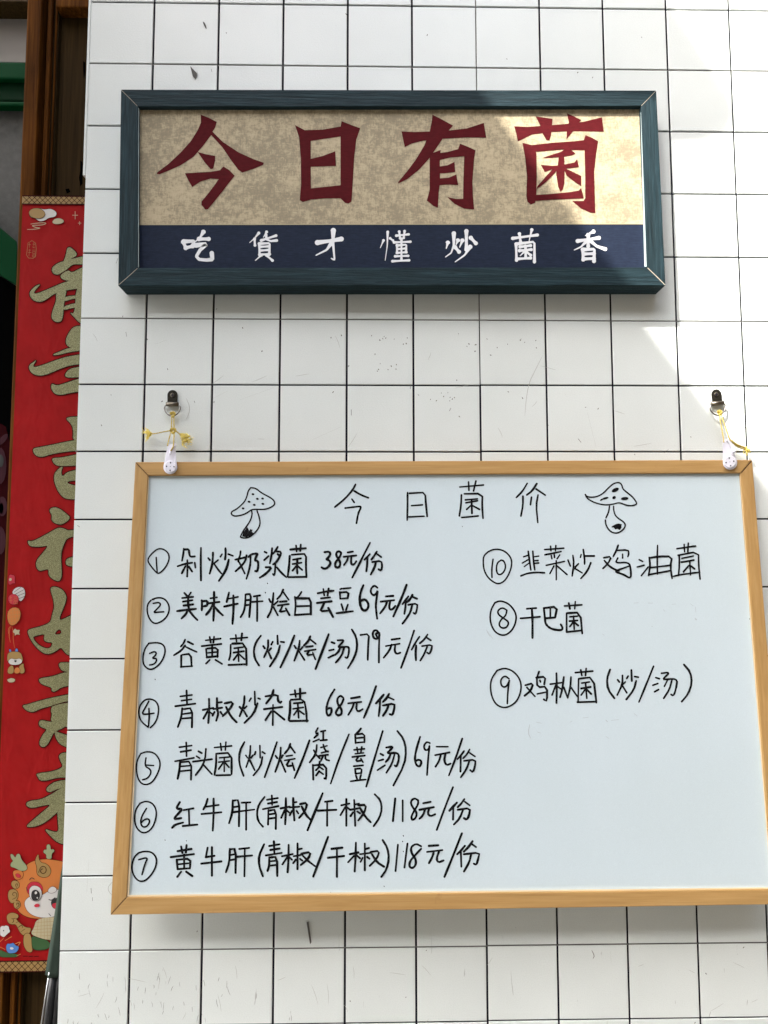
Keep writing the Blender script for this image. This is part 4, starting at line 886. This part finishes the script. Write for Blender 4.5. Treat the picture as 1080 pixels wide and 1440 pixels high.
# folded parasol leaning in the corner behind the wall edge
um = thing('folded_parasol', at(62, 1470, flat(.045)), 'folded grey-green parasol leaning behind the edge of the tiled wall', 'parasol')
def UP(x, y, d=.045): return at(x, y, flat(d))
cen = [(93, 1205), (88, 1260), (82, 1320), (77, 1368)]; rad = [.002, .0075, .0105, .0130]
pts = spline([UP(*c) for c in cen], 5); rr = [rad[0] + (rad[-1] - rad[0]) * (i / (len(pts) - 1)) ** .7 for i in range(len(pts))]
V, F = tube(pts, .01, 18, True, rr)
for i, v in enumerate(V):          # folds
    r = i // 18; k = i % 18
    if k % 3 == 0: V[i] = pts[r] + (v - pts[r]) * .80
mesh_obj('canopy', V, F, M_fabric, um, True)
V, F = tube([UP(77, 1366, .045), UP(66, 1450, .045), UP(30, 1700, .045)], .0062, 14); mesh_obj('shaft', V, F, M_rubber, um, True)
V, F = tube([UP(69.5, 1367, .034), UP(57.5, 1445, .034), UP(20, 1690, .034)], .0011, 8); mesh_obj('rib', V, F, M_steel, um, True)
V, F = tube([UP(84, 1367, .045), UP(77, 1445, .045), UP(55, 1690, .045)], .0040, 8); mesh_obj('rib', V, F, M_rubber, um, True)

# doorway beyond the frame: plaster wall, green beam, brace, black sheets for the dark opening
YB = .55
nb_ = thing('neighbouring_doorway', (-1.2, YB, 0), 'shaded plastered doorway with green painted lintel left of the wooden frame', 'doorway')
def zz(py, Y=YB): return at(15, py, flat(Y)).z
bm_obj('whitewashed_wall', box_bm(-4, .2, YB, YB + .2, zz(87), zz(3)), M_whitewash, nb_)
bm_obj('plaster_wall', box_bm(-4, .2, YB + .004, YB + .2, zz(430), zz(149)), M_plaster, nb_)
bm_obj('upper_beam', box_bm(-4, .2, YB - .05, YB + .15, zz(2, YB - .05), 4.2), M_wood_dark, nb_)
bm_obj('lintel', box_bm(-4, .2, YB - .03, YB - .001, zz(111, YB - .03), zz(87, YB - .03), .004), M_green, nb_)
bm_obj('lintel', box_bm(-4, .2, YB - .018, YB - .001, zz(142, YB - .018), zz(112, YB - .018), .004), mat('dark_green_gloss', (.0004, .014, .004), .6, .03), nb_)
bm_obj('lintel_bead', box_bm(-4, .2, YB - .022, YB - .001, zz(149, YB - .02), zz(143.5, YB - .02), .003), M_green, nb_)
bm_obj('dark_opening', box_bm(-4, .2, YB + .006, YB + .2, 0, zz(430) - .001), M_void, nb_)  # black sheet stands in for the darkness of the door opening
q = [(-60, 270), (24, 340), (24, 402), (-60, 350)]
bm_obj('brace', prism_bm([at(x, y, flat(YB - .04)) for x, y in q], [at(x, y, flat(YB - .002)) for x, y in q], .003), M_green, nb_)
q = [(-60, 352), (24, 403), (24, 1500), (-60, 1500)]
bm_obj('dark_opening_front', prism_bm([at(x, y, flat(YB - .012)) for x, y in q], [at(x, y, flat(YB - .001)) for x, y in q]), M_void, nb_)  # second black sheet painting the same unlit opening
pos = tag(mesh_obj('red_poster', [at(x, y, flat(YB - .014)) for x, y in ((-60, 560), (8, 600), (18, 640), (18, 1010), (6, 1080), (-60, 1120))], [(5, 4, 3, 2, 1, 0)], mat('faded_red_paper', (.022, .001, .002), .9, .05)),
          'dim red festive poster in the dark doorway left of the couplet banner', 'poster')
m_pk = mat('dusty_pink_print', (.05, .018, .024), .9, .05)
for q in (ell(0, 655, 9, 26), ell(3, 712, 7, 14), ell(2, 715, 3, 8), ell(4, 618, 4, 10, 40), ell(0, 760, 8, 20)):
    mm = m_pk
    V, F = poly_fill([(q, [])], flat(YB - .016)); ink('printed_shape', V, F, mm, pos)
V, F = poly_fill([(ell(1, 648, 4, 9), [])], flat(YB - .018)); ink('printed_shape', V, F, M_black, pos)

# ------------------------------------------------------------------ what throws the shade: a flat canopy and an added banner cut to its shadow, above the frame
zc = ZO + 1.30
A0 = at(940, 498, W0)
x0 = A0.x - (zc - A0.z) * (SUN.x / -SUN.z) * -1 if False else A0.x - (zc - A0.z) * (-SUN.x / SUN.z)
cp = thing('shop_canopy', (x0 - 1.5, 0, zc), 'flat shop canopy projecting from the wall above the picture', 'canopy')
mesh_obj('canopy_sheet', [(x0 - 2.6, -2.0, zc), (x0, -2.0, zc), (x0, -.0015, zc), (x0 - 2.6, -.0015, zc)], [(0, 1, 2, 3)], M_awning, cp)
for yy in (-.6, -1.3, -1.95): bm_obj('canopy_bar', box_bm(x0 - 2.6, x0 - .02, yy - .015, yy + .015, zc - .03, zc - .001), M_rubber, cp)
sh = [(480, -320), (735, -300), (936, 0), (992, 88), (1014, 124), (1022, 148), (1012, 170), (984, 184), (940, 187), (800, 178), (700, 175), (560, 150), (430, 0), (300, -200)]  # outline of the wanted shadow; the unseen banner is cut to it
t_ = 1.25
P = [at(x, y, W0) + SUN * t_ for x, y in sh]
P2 = [p + Vector((0, -.012, 0)) for p in P]
tag(bm_obj('shadow_banner', prism_bm(P2, P), M_shadow_banner), 'added unseen cloth with a rounded lower corner, shaped to cast the curved shadow', 'banner')

# the house across the lane
ob = thing('opposite_house', (0, -5, 0), 'rendered house on the other side of the lane', 'house')
M_facade = mat('ochre_render', (.20, .165, .12), .9)
M_pane = mat('window_glass', (.03, .035, .04), .1)
bm_obj('wall', box_bm(-14, 14, -11, -5, 0, 5.7), M_facade, ob)
bm_obj('roof', box_bm(-14.3, 14.3, -11.3, -4.9, 5.701, 5.85, .01), M_wood_dark, ob)
for xx in range(-12, 13, 3):
    for z_ in (1.0, 3.3):
        wf = bm_obj('window', box_bm(xx - .6, xx + .6, -5.001, -4.95, z_, z_ + 1.2), M_wood, ob)
        bm_obj('pane', box_bm(xx - .5, xx + .5, -4.949, -4.945, z_ + .1, z_ + 1.1), M_pane, wf)
# unseen side wall of dark boards, added to cut sky light from the right
nf = thing('sky_blocking_wall', (1.9, -1.5, 0), 'added dark timber wall, unseen to the right, blocking sky light', 'light blocker')
for k in range(12):
    bm_obj('sky_blocking_board', box_bm(1.9, 1.94, -3.0 + k * .25 + .003, -3.0 + (k + 1) * .25 - .003, 0, 5.2, .003), M_wood_dark, nf)
bm_obj('sky_blocking_cornice', box_bm(1.8, 2.0, -3.05, -.003, 5.201, 5.35, .01), M_wood, nf)
